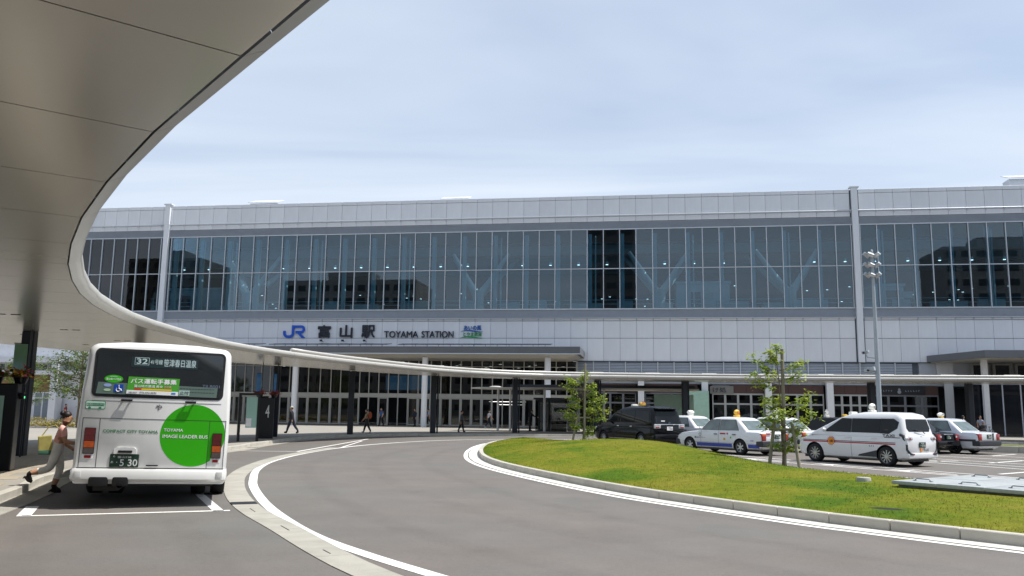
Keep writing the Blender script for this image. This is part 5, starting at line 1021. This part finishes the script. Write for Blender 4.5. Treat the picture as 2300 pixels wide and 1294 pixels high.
# ------------------------------------------------------------------ people
M_SKIN = mat('skin', '#b98a6c', .6, var=.05, scale=8); M_HAIR = mat('hair_dark', '#17120f', .55, var=.2, scale=20)
CLO = {}
def cloth(h): 
    if h not in CLO: CLO[h] = mat('cloth_'+h[1:], h, .85, var=.12, scale=9, bump=.15, bscale=30)
    return CLO[h]
def person(label, loc, deg, H, pose, shirt, pants, shoe='#1a1a1c', sleeve='short', trouser=1.0, hair='short', hat=None, loose=1.0, group=None, cat='person', hands=False):
    """one continuous skinned body facing local +Y; pose angles in degrees, forward positive"""
    k = H/1.7; th, shn, ft = .42*k, .41*k, .17*k
    def leg(hx, a, kn): 
        h = Vector((hx, 0, 0)); a, b = R(a), R(a-kn); kk = h+Vector((0, math.sin(a), -math.cos(a)))*th; an = kk+Vector((0, math.sin(b), -math.cos(b)))*shn
        fa = b*.75; toe = an+Vector((0, math.cos(fa), math.sin(fa)))*ft*.82+Vector((0, 0, -.05*k)); heel = an+Vector((0, -.04*k, -.055*k)); return h, kk, an, toe, heel
    Ls, Rs = leg(-.085*k, *pose['L']), leg(.085*k, *pose['R'])
    low = min(v.z for q in (Ls, Rs) for v in q[2:])-.025*k; up = -low
    ln = R(pose.get('lean', 3)); ax = Vector((0, math.sin(ln), math.cos(ln)))
    pel = Vector((0, 0, 0)); waist = pel+ax*.13*k; chest = pel+ax*.36*k; neck = pel+ax*.53*k; hl = R(pose.get('lean', 3)*.6+pose.get('nod', 0)); hx = Vector((0, math.sin(hl), math.cos(hl)))
    jaw = neck+hx*.07*k+Vector((0, .015*k, 0)); head = neck+hx*.165*k+Vector((0, .012*k, 0)); crown = neck+hx*.25*k
    def arm(sx, a, el, out=6):
        s = chest+ax*.10*k+Vector((sx*.185*k, 0, 0)); a, b, o = R(a), R(a+el), R(out)*sx
        e = s+Vector((math.sin(o), math.sin(a), -math.cos(a))).normalized()*.29*k; w = e+Vector((math.sin(o)*.2, math.sin(b), -math.cos(b))).normalized()*.25*k; hd = w+(w-e).normalized()*.13*k
        return s, e, w, hd
    LA, RA = arm(-1, *pose['LA']), arm(1, *pose['RA'])
    V = [pel, waist, chest, neck, jaw, head, crown]; rad = [(.125, .105), (.115*loose, .095*loose), (.145*loose, .105*loose), (.052, .052), (.062, .07), (.078, .092), (.05, .06)]
    Z = []; E = [(0, 1), (1, 2), (2, 3), (3, 4), (4, 5), (5, 6)]; Z = ['shirt', 'shirt', 'shirt', 'skin', 'skin', 'skin']
    for q in (Ls, Rs):
        b0 = len(V); V += list(q[:4]); rad += [(.1, .105), (.072, .075), (.05, .052), (.034, .028)]
        E += [(0, b0), (b0, b0+1), (b0+1, b0+2), (b0+2, b0+3)]; Z += ['pants', 'pants', 'shin', 'shoe']
    for q in (LA, RA):
        b0 = len(V); V += list(q); rad += [(.056*loose, .056*loose), (.042, .042), (.03, .03), (.022, .03)]
        E += [(2, b0), (b0, b0+1), (b0+1, b0+2), (b0+2, b0+3)]; Z += ['shirt', 'upper', 'fore', 'skin']
    V = [v+Vector((0, 0, up)) for v in V]
    me = bpy.data.meshes.new('person'); me.from_pydata([tuple(v) for v in V], E, []); o = bpy.data.objects.new('person', me); col.objects.link(o)
    md = o.modifiers.new('s', 'SKIN'); md.use_smooth_shade = True; md.branch_smoothing = .6
    sv = me.skin_vertices[0].data
    for i, r in enumerate(rad): sv[i].radius = (r[0]*k*1.22, r[1]*k*1.22); sv[i].use_root = (i == 0)
    sd_ = o.modifiers.new('u', 'SUBSURF'); sd_.levels = 2; sd_.render_levels = 2
    bm_ = evaluated(o); bpy.data.objects.remove(o)
    ms = [M_SKIN, cloth(shirt), cloth(pants), cloth(shoe)]; bm_.materials.clear()
    for m in ms: bm_.materials.append(m)
    segs = [(V[a], V[b], z) for (a, b), z in zip(E, Z)]
    for p in bm_.polygons:
        c = p.center; best = None
        for a, b, z in segs:
            d = b-a; t = max(0, min(1, (c-a).dot(d)/(d.length_squared+1e-9))); q = (c-(a+d*t)).length
            if best is None or q < best[0]: best = (q, z, t)
        z, t = best[1], best[2]
        if z == 'upper': idx = 1 if (sleeve == 'long' or t < .62) else 0
        elif z == 'fore': idx = 1 if (sleeve == 'long' and t < .85) else 0
        elif z == 'shin': idx = (2 if t < trouser*.93 else (0 if trouser < .9 and t < .85 else 3)) 
        else: idx = {'skin': 0, 'shirt': 1, 'pants': 2, 'shoe': 3}[z]
        if z == 'shirt' and (c-V[0]).dot(ax) < -.03*k: idx = 2
        p.material_index = idx
    bm_.polygons.foreach_set('use_smooth', [True]*len(bm_.polygons))
    e = inst('person', bm_, None, loc, (0, 0, R(deg))); tag(e, label, cat, group)
    hc = V[5]; h_ = MB(); T = Matrix.Translation(hc)@Matrix.Rotation(-hl, 4, 'X')
    if hat:
        h_.ellip((0, -.005*k, .045*k), (.092*k, .105*k, .075*k), 14, 8, T); h_.build('cap', cloth(hat), e, smooth=True); h2 = MB(); h2.ellip((0, .09*k, .03*k), (.07*k, .075*k, .012*k), 12, 6, T); h2.build('cap_peak', cloth(hat), e, smooth=True)
        h3 = MB(); h3.ellip((0, -.03*k, -.01*k), (.083*k, .085*k, .07*k), 12, 8, T); h3.build('hair', M_HAIR, e, smooth=True)
    else:
        h_.ellip((0, -.022*k, .03*k), (.09*k, .098*k, .092*k), 14, 10, T)
        if hair == 'bun': h_.ellip((0, -.12*k, .05*k), (.055*k, .05*k, .055*k), 10, 8, T); h_.ellip((0, -.055*k, .0*k), (.08*k, .055*k, .075*k), 10, 8, T)
        if hair == 'long': h_.ellip((0, -.06*k, -.07*k), (.088*k, .055*k, .15*k), 12, 8, T)
        h_.build('hair', M_HAIR, e, smooth=True)
    f = MB(); f.ellip((0, .098*k, -.015*k), (.012*k, .02*k, .018*k), 8, 6, T); f.build('nose', M_SKIN, e, smooth=True)
    f = MB()
    for sx in (-1, 1): f.ellip((sx*.032*k, .083*k, .008*k), (.013*k, .008*k, .007*k), 8, 6, T)
    f.build('eyes', M_HAIR, e); f = MB(); f.ellip((0, .079*k, -.055*k), (.024*k, .008*k, .006*k), 8, 6, T); f.build('mouth', mat('lips', '#8c4b44', .5), e)
    if hands:
        for q in (LA, RA):
            w, hd = q[2]+Vector((0, 0, up)), q[3]+Vector((0, 0, up)); d = (hd-w).normalized(); sd2 = Vector((1, 0, 0)); nr = d.cross(sd2).normalized(); g = MB()
            for j, (o_, l) in enumerate(((-.027, .062), (-.009, .072), (.009, .07), (.026, .055))): b0 = w+d*.085+sd2*o_; g.tube([b0-d*.03, b0+d*l*.5, b0+d*l*.75+nr*.025, b0+d*l*.7+nr*.05], [.011, .0095, .009, .007], 6)
            g.tube([w+d*.02+sd2*.02, w+d*.05+sd2*.045+nr*.02, w+d*.085+sd2*.04+nr*.035], [.013, .011, .008], 6); g.build('hand', M_SKIN, e, smooth=True)
    sh_ = MB()
    for q in (Ls, Rs): 
        a, t, hl_ = q[2], q[3], q[4]; u = Vector((0, 0, up)); sh_.tube([hl_+u+Vector((0, 0, .0)), (hl_*.4+t*.6)+u+Vector((0, 0, -.012*k)), t+u+Vector((0, .02*k, -.005*k))], [.034*k, .042*k, .03*k], 8)
        if shoe == '#151011': sh_.tube([hl_+u, hl_+u+(hl_-a).normalized()*.05+Vector((0, -.01, 0))], [.018, .008], 6)
    sh_.build('shoes', cloth(shoe), e, smooth=True)
    return e, {k2: v+Vector((0, 0, up)) for k2, v in (('pel', pel), ('chest', chest), ('LH', LA[3]), ('RH', RA[3]), ('LW', LA[2]), ('RW', RA[2]), ('LS', LA[0]), ('RS', RA[0]))}
WALK = dict(L=(24, 8), R=(-22, 14), LA=(-18, 14), RA=(20, 18), lean=4); WALK2 = dict(L=(-16, 12), R=(20, 6), LA=(14, 30), RA=(-14, 12), lean=4); STAND = dict(L=(2, 2), R=(-3, 3), LA=(3, 10), RA=(5, 14), lean=1)
e, J = person('woman in a pink blouse and white cropped trousers hurrying behind the bus', (-11.3, 15.15, .012), -52, 1.56, dict(L=(14, 30), R=(-14, 64), LA=(-6, 62), RA=(10, 68), lean=10, nod=8), '#f0b4aa', '#e6e4de', '#151011', 'short', .62, 'bun', loose=1.28, hands=True)
def at(e_, v): return Matrix.Translation(e_.location)@e_.rotation_euler.to_matrix().to_4x4()@v
q = at(e, J['chest']+Vector((.02, -.26, -.12)))
bg = empty('shoulder_bag', q, R(-52), label='pale yellow tote bag on the back of the pink-bloused woman', cat='bag')
b_ = MB(); b_.prism([(-.05, -.12), (.07, -.12), (.08, .12), (-.06, .12)], -.02, .28); b_.build('bag_body', mat('tote_yellow', '#b3a860', .7, var=.25, scale=6), bg, loc=(0, 0, -.22), bev=.02, rot=(R(6), 0, 0)); boxo('bag_base', (.01, 0, -.265), (.14, .24, .09), mat('tote_green', '#3e6a56', .7), bg, bev=.02)
s_ = MB(); s_.tube([(0, -.08, .05), (0, .02, .22), (0, .14, .26), (0, .24, .14)], .012, 6); s_.build('strap', MATS['tote_yellow'], bg)
q = at(e, J['RH']); ph = boxo('phone', q, (.075, .15, .014), cloth('#3a1a20'), None, bev=.005, rot=(R(20), 0, R(-52))); tag(ph, 'small dark red phone in the hand of the hurrying woman', 'phone')
person('man in black with a pale cap walking past the entrance', (-21.2, 49.6, .15), 96, 1.68, WALK, '#16171b', '#1b2030', '#0f0f10', 'long', hat='#b9b6a6', loose=1.2)
e, J = person('person in a beige top with an orange backpack walking left', (-17.3, 52.4, .15), 96, 1.54, WALK2, '#a3916e', '#2a2826', '#b8b6b0', 'short', loose=1.1)
q = at(e, J['chest']+Vector((0, -.2, 0))); bp_o = MB().ellip((0, 0, 0), (.17, .12, .24), 14, 10).build('backpack', mat('backpack_orange', '#b0532e', .7, var=.2, scale=5), loc=q, rot=(0, 0, R(96)), smooth=True); tag(bp_o, 'orange backpack of the person in the beige top', 'backpack')
person('person in a grey jacket standing right of the dark canopy column', (-12.35, 58.3, .15), -90, 1.5, dict(L=(14, 4), R=(-12, 8), LA=(10, 20), RA=(-8, 12), lean=2), '#55585e', '#17181b', '#111112', 'long', loose=1.1)
person('person in a white shirt with a dark strap near the doors', (-13.0, 73.0, .15), -60, 1.66, WALK, '#c2c6cc', '#1c1e24', '#b9bcc0', 'short')
person('person in a blue shirt carrying a dark bag in the open doorway', (-23.1, 74.0, .15), 170, 1.66, WALK2, '#33527e', '#181a20', '#121214', 'short')
person('person in dark clothes standing left of the white entrance column', (-20.4, 75.6, .15), 150, 1.62, STAND, '#2c3442', '#20242c', '#111113', 'long')
person('person in a pale blue shirt right of the white entrance column', (-18.9, 74.8, .15), 100, 1.66, WALK, '#8fa6c0', '#16181c', '#101012', 'short')
person('person in a black jacket leaning at the glass kiosk counter', (-8.45, 66.0, .15), -70, 1.66, dict(L=(3, 3), R=(-4, 5), LA=(50, 30), RA=(46, 30), lean=12), '#111216', '#121318', '#0d0d0e', 'long')
person('seated clerk with dark hair inside the glass kiosk', (-6.9, 67.3, .15), 170, 1.5, STAND, '#23262c', '#1a1c20', '#101011', 'long')
person('person in a white top left of the background group by the hedge', (-56.2, 72.0, .15), 160, 1.6, STAND, '#c4c6c8', '#8a8c90', '#2a2a2c')
person('person in black and white in the middle of the background group', (-55.3, 72.2, .15), -150, 1.66, STAND, '#26282c', '#b2b4b6', '#1b1b1d')
person('person in a grey top right of the background group by the hedge', (-54.7, 72.0, .15), 180, 1.52, STAND, '#8c8e92', '#26282c', '#1b1b1d')
person('person in a red shirt walking behind the yellow hedge', (-52.2, 70.6, .15), -80, 1.66, WALK, '#8e2a34', '#22242a', '#1a1a1c')
# cyclists at the far right
def bicycle(label, loc, deg):
    b = empty('bicycle', loc, R(deg), label=label, cat='bicycle', group='bicycles by the vestibule'); m1 = mat('bike_frame', '#3c4048', .4, .4); 
    for y in (-.52, .52):
        w_ = empty('wheel', (0, y, .33), parent=b); MB().lathe([(.30, -.018), (.33, -.018), (.34, 0), (.33, .018), (.30, .018)], 28, 'x').build('tyre', M_TYRE, w_, smooth=50)
        s_ = MB(); s_.lathe([(.29, -.012), (.30, -.012), (.30, .012), (.29, .012)], 28, 'x')
        for k in range(14): a = k*math.pi/7; s_.tube([(0, 0, 0), (0, .3*math.cos(a), .3*math.sin(a))], .003, 3)
        s_.build('rim', M_ALLOY, w_)
    f = MB(); f.tube([(0, -.52, .33), (0, -.08, .30), (0, -.2, .78)], .017, 6); f.tube([(0, -.08, .30), (0, .34, .68), (0, .3, .92)], .018, 6); f.tube([(0, .34, .68), (0, .52, .33)], .016, 6); f.tube([(0, -.52, .33), (0, -.18, .68)], .012, 6); f.build('frame', m1, b)
    h = MB(); h.tube([(-.27, .12, .98), (-.2, .28, 1.0), (.2, .28, 1.0), (.27, .12, .98)], .014, 6); h.build('handlebar', M_ALLOY, b); MB().ellip((0, -.22, .83), (.08, .13, .035), 10, 6).build('saddle', M_BBLK, b, smooth=True); bk2 = MB(); bk2.prism([(-.17, .42), (.17, .42), (.14, .66), (-.14, .66)], .72, .96); bk2.build('basket', m1, b)
bicycle('grey bicycle pushed by the person in the white blouse', (24.1, 65.6, .15), 95); bicycle('dark bicycle of the person in the pale shirt', (25.3, 66.4, .15), 130)
person('person in a white blouse with long hair beside a bicycle', (23.45, 65.9, .15), -80, 1.62, STAND, '#b4bac6', '#202632', '#16161a', hair='long'); person('person in a pale shirt standing over the dark bicycle', (24.95, 66.75, .15), 165, 1.62, STAND, '#a2abbe', '#1d2230', '#131316')

# ------------------------------------------------------------------ trees
def leaf_mat(name, a, b): 
    m = mat(name, a, .55, var=.35, scale=5, hue=b, spec=.35); bs = m.node_tree.nodes['Principled BSDF']; bs.inputs['Transmission Weight'].default_value = 0
    nt = m.node_tree; N = nt.nodes.new; L = nt.links.new; out = nt.nodes['Material Output']; tr = N('ShaderNodeBsdfTranslucent'); mx = N('ShaderNodeMixShader'); mx.inputs[0].default_value = .38
    src = bs.inputs['Base Color'].links[0].from_socket; L(src, tr.inputs[0]); L(bs.outputs[0], mx.inputs[1]); L(tr.outputs[0], mx.inputs[2]); L(mx.outputs[0], out.inputs[0]); return m
M_LEAF = leaf_mat('leaf_young', (.22, .34, .03), (.40, .46, .05)); M_LEAF2 = leaf_mat('leaf_dark', (.09, .15, .03), (.16, .22, .05)); M_BARK = mat('bark', '#6a5d4c', .9, var=.25, scale=12, bump=.4, bscale=40); M_STAKE = mat('stake_wood', '#8d8676', .85, var=.2, scale=6, stretch=(6, 6, 1), bump=.2, bscale=20)
def add_leaves(mb, p, d, n, rg, size, spread):
    for _ in range(n):
        c = p+Vector((rg.gauss(0, spread), rg.gauss(0, spread), rg.gauss(0, spread*.7))); t = rg.uniform(0, 6.28)
        a = (Vector((math.cos(t), math.sin(t), rg.uniform(-.9, .1)))+d*.4).normalized(); s = size*rg.uniform(.6, 1.3); w = a.cross(Vector((rg.gauss(0, .4), rg.gauss(0, .4), 1))).normalized()*s*.27; nr = a.cross(w).normalized()*s*.08
        mb.add([c, c+a*s*.5+w+nr, c+a*s, c+a*s*.5-w+nr], [(0, 1, 2), (0, 2, 3)])
def tree(name, label, base, H, limbs, leaf, seed, lean=(0, 0), size=.11, dens=7, spread=.10, r0=.035, group=None, stretch=1):
    rg = random.Random(seed); e = empty(name, base, label=label, cat='tree', group=group); tr = MB(); cr = MB()
    pts = [Vector((lean[0]*t*t+rg.gauss(0, .012), lean[1]*t*t+rg.gauss(0, .012), H*t)) for t in [i/8 for i in range(9)]]; tr.tube(pts, [r0*(1-.75*i/8) for i in range(9)], 8)
    for (t, az, ln, rise) in limbs:
        i = min(7, int(t*8)); p = pts[i]+(pts[i+1]-pts[i])*(t*8-i); d = Vector((math.cos(R(az)), math.sin(R(az)), rise)).normalized(); q = [p]
        for j in range(1, 7): q.append(q[-1]+(d+Vector((rg.gauss(0, .12), rg.gauss(0, .12), rg.gauss(0, .08)+.03*j*(0 if rise < 0 else 1)))).normalized()*ln/6)
        tr.tube(q, [r0*.42*(1-.13*j) for j in range(7)], 5)
        for j in range(2, 7):
            add_leaves(cr, q[j], d, dens, rg, size, spread)
            for _ in range(2):
                dd = (d+Vector((rg.gauss(0, .7), rg.gauss(0, .7), rg.gauss(0, .4)))).normalized(); qq = q[j]+dd*ln*rg.uniform(.15, .34); tr.tube([q[j], qq], [r0*.14, r0*.07], 4); add_leaves(cr, qq, dd, dens, rg, size, spread*.9)
                add_leaves(cr, q[j]*.5+qq*.5, dd, dens//2, rg, size, spread*.6)
    tr.build('trunk', M_BARK, e, smooth=60); tag(cr.build('crown', leaf, e, fix=False), kind='stuff'); return e
def mz(x, y):
    b = min((q for r in rows for q in r), key=lambda q: (q[0]-x)**2+(q[1]-y)**2); return b[2]
def stakes(name, label, base, P, top, bar):
    e = empty(name, base, label=label, cat='tree stakes')
    for (x0, y0, x1, y1, h) in P: s = MB(); s.tube([(x0, y0, -.1), (x1, y1, h)], [.055, .05], 10); s.build('post', M_STAKE, e, smooth=40)
    b = MB(); b.tube(bar, .04, 8); b.build('cross_bar', M_STAKE, e, smooth=40)
    return e
z2 = mz(4.3, 26.7)
tree('sapling', 'slender leafy sapling on the lawn in front of the white minivan', (4.33, 26.7, z2), 3.45, [(.28, 5, .65, .25), (.30, 160, .55, .3), (.34, -20, .9, .35), (.36, 100, .7, .3), (.38, 190, .5, .2), (.42, 20, .85, .45), (.42, 250, .55, .3), (.46, 150, .5, .5), (.5, -5, .9, .35), (.52, 80, .6, .5), (.55, 200, .45, .3), (.66, 175, .75, .25), (.70, 165, .85, .35), (.74, 0, .6, .3), (.76, 200, .5, .6), (.80, 185, .9, .55), (.83, 10, .75, .25), (.88, 120, .4, .8), (.92, 200, .35, 1.2), (.97, 90, .35, 1.6), (.12, 20, .35, .5), (.14, 200, .3, .6), (.2, 0, .45, .5)], M_LEAF, 11, (-.12, 0), .125, 5, .08)
stakes('sapling_stakes', 'three grey wooden stakes with a cross bar holding the front sapling', (4.33, 26.7, z2), [(-.42, .05, -.22, .03, 1.35), (.42, -.35, .28, -.08, 1.25), (.05, .06, .08, .06, 3.55)], 1.3, [(-.4, .0, 1.12), (0, -.03, 1.10), (.52, -.06, 1.09)])
z1 = mz(-2.7, 42.0)
tree('sapling', 'small bright sapling on the lawn crest in front of the black van', (-2.72, 42.0, z1), 3.1, [(.30, 170, .8, .25), (.34, 10, .9, .15), (.36, 190, .9, .3), (.40, 0, 1.0, .25), (.44, 60, .7, .4), (.5, 20, 1.1, .3), (.52, 180, .6, .35), (.58, 10, .8, .45), (.64, 170, .7, .3), (.7, 20, .6, .5), (.76, 180, .9, .3), (.82, 0, .6, .4), (.86, 190, .8, .5), (.92, 100, .5, .8), (.97, 60, .45, 1.4), (.1, 0, .4, .4), (.16, 20, .5, .4), (.2, 180, .5, .3)], M_LEAF, 5, (.0, 0), .14, 6, .10)
stakes('sapling_stakes', 'two grey wooden stakes with a short bar at the far sapling', (-2.72, 42.0, z1), [(-.55, -.1, -.25, -.05, 1.4), (.06, -.05, .1, .0, 3.9)], 1.3, [(-.28, -.06, 1.2), (.1, 0, 1.22), (.35, 0, 1.2)])
tree('street_tree', 'dark leafy street tree between the bus and the left building', (-38.2, 53.0, .15), 5.6, [(.3+.035*i, (i*137) % 360, 2.4-.06*i, .25+.03*i) for i in range(18)]+[(.45, 180, 2.8, .05), (.6, 175, 2.6, .1), (.72, 185, 2.4, .15)], M_LEAF2, 21, (0, 0), .2, 9, .24, .09)
tree('street_tree', 'pale green street tree behind the left canopy column', (-48.5, 60.0, .15), 5.0, [(.3+.035*i, (i*137+40) % 360, 2.0-.05*i, .25+.03*i) for i in range(17)], M_LEAF2, 23, (0, 0), .2, 9, .22, .08)

# ------------------------------------------------------------------ floodlight mast
mast = empty('floodlight_mast', (11.5, 42.8, 0), label='tall grey floodlight mast with nine lamp heads and cameras', cat='lamp post'); M_MAST = mat('mast_grey', '#a6afb4', .45, .2, var=.06, scale=3)
MB().lathe([(.2, 0), (.2, .03), (.12, .05), (.115, 3), (.09, 6), (.06, 9.8), (0, 9.85)], 18).build('pole', M_MAST, mast, smooth=40)
for zt in (8.55, 9.05, 9.55):
    for dx, dy, rz, tl in ((-.30, -.1, 30, 28), (-.12, -.22, 0, 24), (.22, -.08, -50, -30)):
        h_ = empty('lamp_head', (dx, dy, zt), parent=mast); h_.rotation_euler = (R(35), R(tl), R(rz))
        MB().box((0, 0, 0), (.33, .14, .18)).build('housing', M_MAST, h_, bev=.03); boxo('lens', (0, -.075, 0), (.28, .012, .14), M_CLAMP, h_)
    a = MB(); a.tube([(-.32, -.05, zt), (.26, -.03, zt)], .025, 6); a.build('cross_arm', M_MAST, mast)
for z_, dx, big in ((4.75, -.55, 0), (3.9, -.38, 1)):
    c_ = empty('camera', (dx, -.1, z_), parent=mast); MB().box((0, 0, 0), (.17 if not big else .2, .34 if not big else .5, .14 if not big else .2)).build('housing', M_MAST, c_, bev=.03, rot=(R(-12), 0, R(50))); a = MB(); a.tube([(0, 0, -.08), (.1, .03, -.25 if not big else -.15), (-dx-.1, .1, -.28 if not big else -.2)], .025, 6); a.build('arm', M_MAST, c_); MB().ellip((-.12, -.12, -.03), (.06, .06, .06), 10, 6).build('lens', M_BBLK, c_)

# ------------------------------------------------------------------ low canopy and kiosk in front of the doors
lc = empty('taxi_canopy', label='low flat canopy on thin white posts before the entrance doors', cat='canopy')
MB().prism([(-12.9, 64.2), (-11.9, 62.8), (4.4, 62.8), (4.4, 66.6), (-11.9, 66.6)], 3.36, 3.46).build('roof', M_SOF, lc); bxo('beam', -9.8, 4.2, 64.2, 64.5, 3.47, 3.72, M_NAVY, lc); MB().ellip((-11.1, 65, 3.52), (.5, .35, .1), 16, 8).build('sign_box', M_SOF, lc, smooth=True)  # the low ellipsoid stands for a small white sign box
for x, y in ((-10.8, 64.6), (-10.1, 66.3), (-7.15, 64.4), (-2.6, 64.6), (-3.4, 66.3)): t_ = MB(); t_.tube([(x, y, .15), (x, y, 3.36)], .09, 12); t_.build('post', M_COLW, lc, smooth=40)
bxo('mint_screen', 1.2, 4.2, 66.0, 66.1, .4, 3.1, MATS['mint_glass'], lc)
ki = empty('glass_kiosk', (-6.3, 67, .15), label='dark-roofed glass information kiosk beside the entrance doors', cat='kiosk'); bxo('roof', -1.9, 1.7, -1.0, 1.4, 2.45, 2.6, M_NAVY, ki)
for x0, x1 in ((-1.75, -.55), (-.5, .75), (.8, 1.55)): bxo('pane', x0, x1, -.9, -.88, .0, 2.44, M_SHG, ki); 
bxo('counter', -.6, .7, -.7, -.3, 0, .85, M_HGLS, ki); bxo('monitor', -.2, .2, -.5, -.45, .88, 1.2, M_BBLK, ki); bxo('back_wall', -1.8, 1.6, 1.25, 1.3, 0, 2.45, M_INT2, ki); bxo('paper', .95, 1.45, -.875, -.865, .9, 2.2, M_MINTP, ki)
bs_ = empty('shop_sign', (-4.9, 72.6, 3.1), label='dark maroon hanging shop sign right of the entrance', cat='sign'); boxo('board', (0, 0, 0), (1.6, .12, .62), mat('sign_maroon', '#2d1d1e', .5), bs_, bev=.02); boxo('hanger', (0, 0, 1.2), (.05, .05, 1.8), M_NAVY, bs_)
bs_ = empty('shop_sign', (.6, D+.12, 3.78), label='maroon shop sign with faint pink lettering above the van', cat='sign'); boxo('board', (-1.0, 0, 0), (3.0, .08, .55), MATS['sign_maroon'], bs_); text('lettering', 'お土産', -1.8, -.05, -.15, 1.4, .3, mat('sign_rose', '#8a5f62', .6), bs_, .01)

# ------------------------------------------------------------------ building, hedge and bench at the left
lb = empty('arcade_building', (0, 70, 0), label='white portal-framed building with tan wall beyond the bus stop', cat='building'); M_LBW = mat('left_white', (.62, .64, .68), .6, var=.05)
bxo('wall', -80, -50, 1.2, 1.6, .15, 8.0, M_LBW, lb); bxo('tan_wall', -62, -53.9, 1.0, 1.19, 2.9, 4.4, mat('brick_tan', '#8c6a48', .8, var=.12, scale=2, stretch=(1, 1, 6)), lb); bxo('dark_wall', -51.2, -46, 1.0, 1.19, .15, 5.2, mat('dark_glazing', '#22262c', .12, var=.2), lb)
pf = MB(); pf.bx(-52.85, -53.55, 0, .9, .15, 6.0); pf.bx(-80, -53.56, 0, .9, 5.55, 6.0); pf.bx(-80, -52.84, .3, .9, 4.45, 4.8); pf.bx(-52.83, -46, .2, 1.0, 5.6, 6.0); pf.bx(-52.83, -46, .2, 1.0, 4.5, 4.8); pf.build('portal_frame', M_LBW, lb)
for k in range(8):
    w_ = bxo('window', -62+k*1.1, -61.05+k*1.1, .7, .8, 4.85, 5.5, M_LBW, lb); bxo('pane', -.42, .42, -.06, -.052, -.27, .27, MATS['dark_pane'], w_)
dr = bxo('door', -55.7, -54.0, .9, 1.18, .15, 2.85, M_LBW, lb)
for x in (-.42, .42): bxo('pane', x-.34, x+.34, -.16, -.145, -1.2, .75, mat('door_pane', '#6d7884', .15), dr); bxo('pane', x-.34, x+.34, -.16, -.145, .85, 1.25, mat('door_pane', '#6d7884', .15), dr)
hg = MB(); rg = random.Random(9); hl2 = []
for _ in range(7000):
    x = rg.uniform(-46.5, -34); y = 55.2+rg.gauss(0, .45); z = .15+abs(rg.gauss(0, .28))*(1+.25*math.sin(x*1.7)); hl2.append((x, y, z))
for x, y, z in hl2: add_leaves(hg, Vector((x, y, min(z, .75))), Vector((0, 0, 1)), 1, rg, .14, .01)
ho = hg.build('hedge', leaf_mat('hedge_yellow', (.26, .21, .03), (.33, .27, .05)), fix=False); tag(ho, 'low yellow-green hedge in front of the left building', 'hedge')
bn = empty('bench', (-44.2, 53.4, .15), R(6), label='plain wooden bench before the yellow hedge at the left', cat='bench'); M_WOOD = mat('bench_wood', '#6b5138', .7, var=.2, scale=3, stretch=(.5, 4, 4))
for j in range(3): boxo('seat_slat', (0, -.16+j*.16, .43), (3.2, .14, .05), M_WOOD, bn, bev=.008)
for x in (-1.3, 1.3): boxo('leg', (x, 0, .2), (.1, .4, .4), M_NAVY, bn)

# ------------------------------------------------------------------ city blocks across the square, seen mirrored in the glass
M_CITY = mat('city_wall', (.26, .25, .24), .85, var=.15, scale=.2); M_CITY2 = mat('city_wall_dark', (.12, .115, .11), .85, var=.15, scale=.2)
def block(label, x0, x1, y, h, m, d=18):
    e = empty('office_block', ((x0+x1)/2, y, 0), label=label, cat='building'); w = x1-x0; bxo('wall', -w/2, w/2, -d, 0, 0, h, m, e); bxo('roof_plant', -w*.22, w*.12, -d*.7, -d*.3, h+.002, h+3.2, m, e)
    n = int(h/3.6); k = max(2, int(w/3.4))
    wm = MB().box((0, 0, 0), (w/k*.62, .1, 1.5)).mesh('window', MATS['dark_pane'])
    for i in range(n):
        for j in range(k):
            if (i*k+j) < 140: inst('window', wm, e, (-w/2+w/k*(j+.5), .03, 2.4+i*3.6))
block('slim dark tower across the square mirrored in the middle glass', -13, -.5, -62, 54, M_CITY2); block('broad stepped block across the square mirrored behind the station name', -98, -60, -62, 37, M_CITY); block('block across the square mirrored at the right end of the glass', 76, 112, -62, 44, M_CITY); block('block across the square mirrored beside the left pilaster', -146, -124, -62, 44, M_CITY2); block('low block across the square between the tower and the broad block', -58, -18, -70, 17, M_CITY); block('low block across the square right of the slim tower', 4, 70, -70, 18, M_CITY)
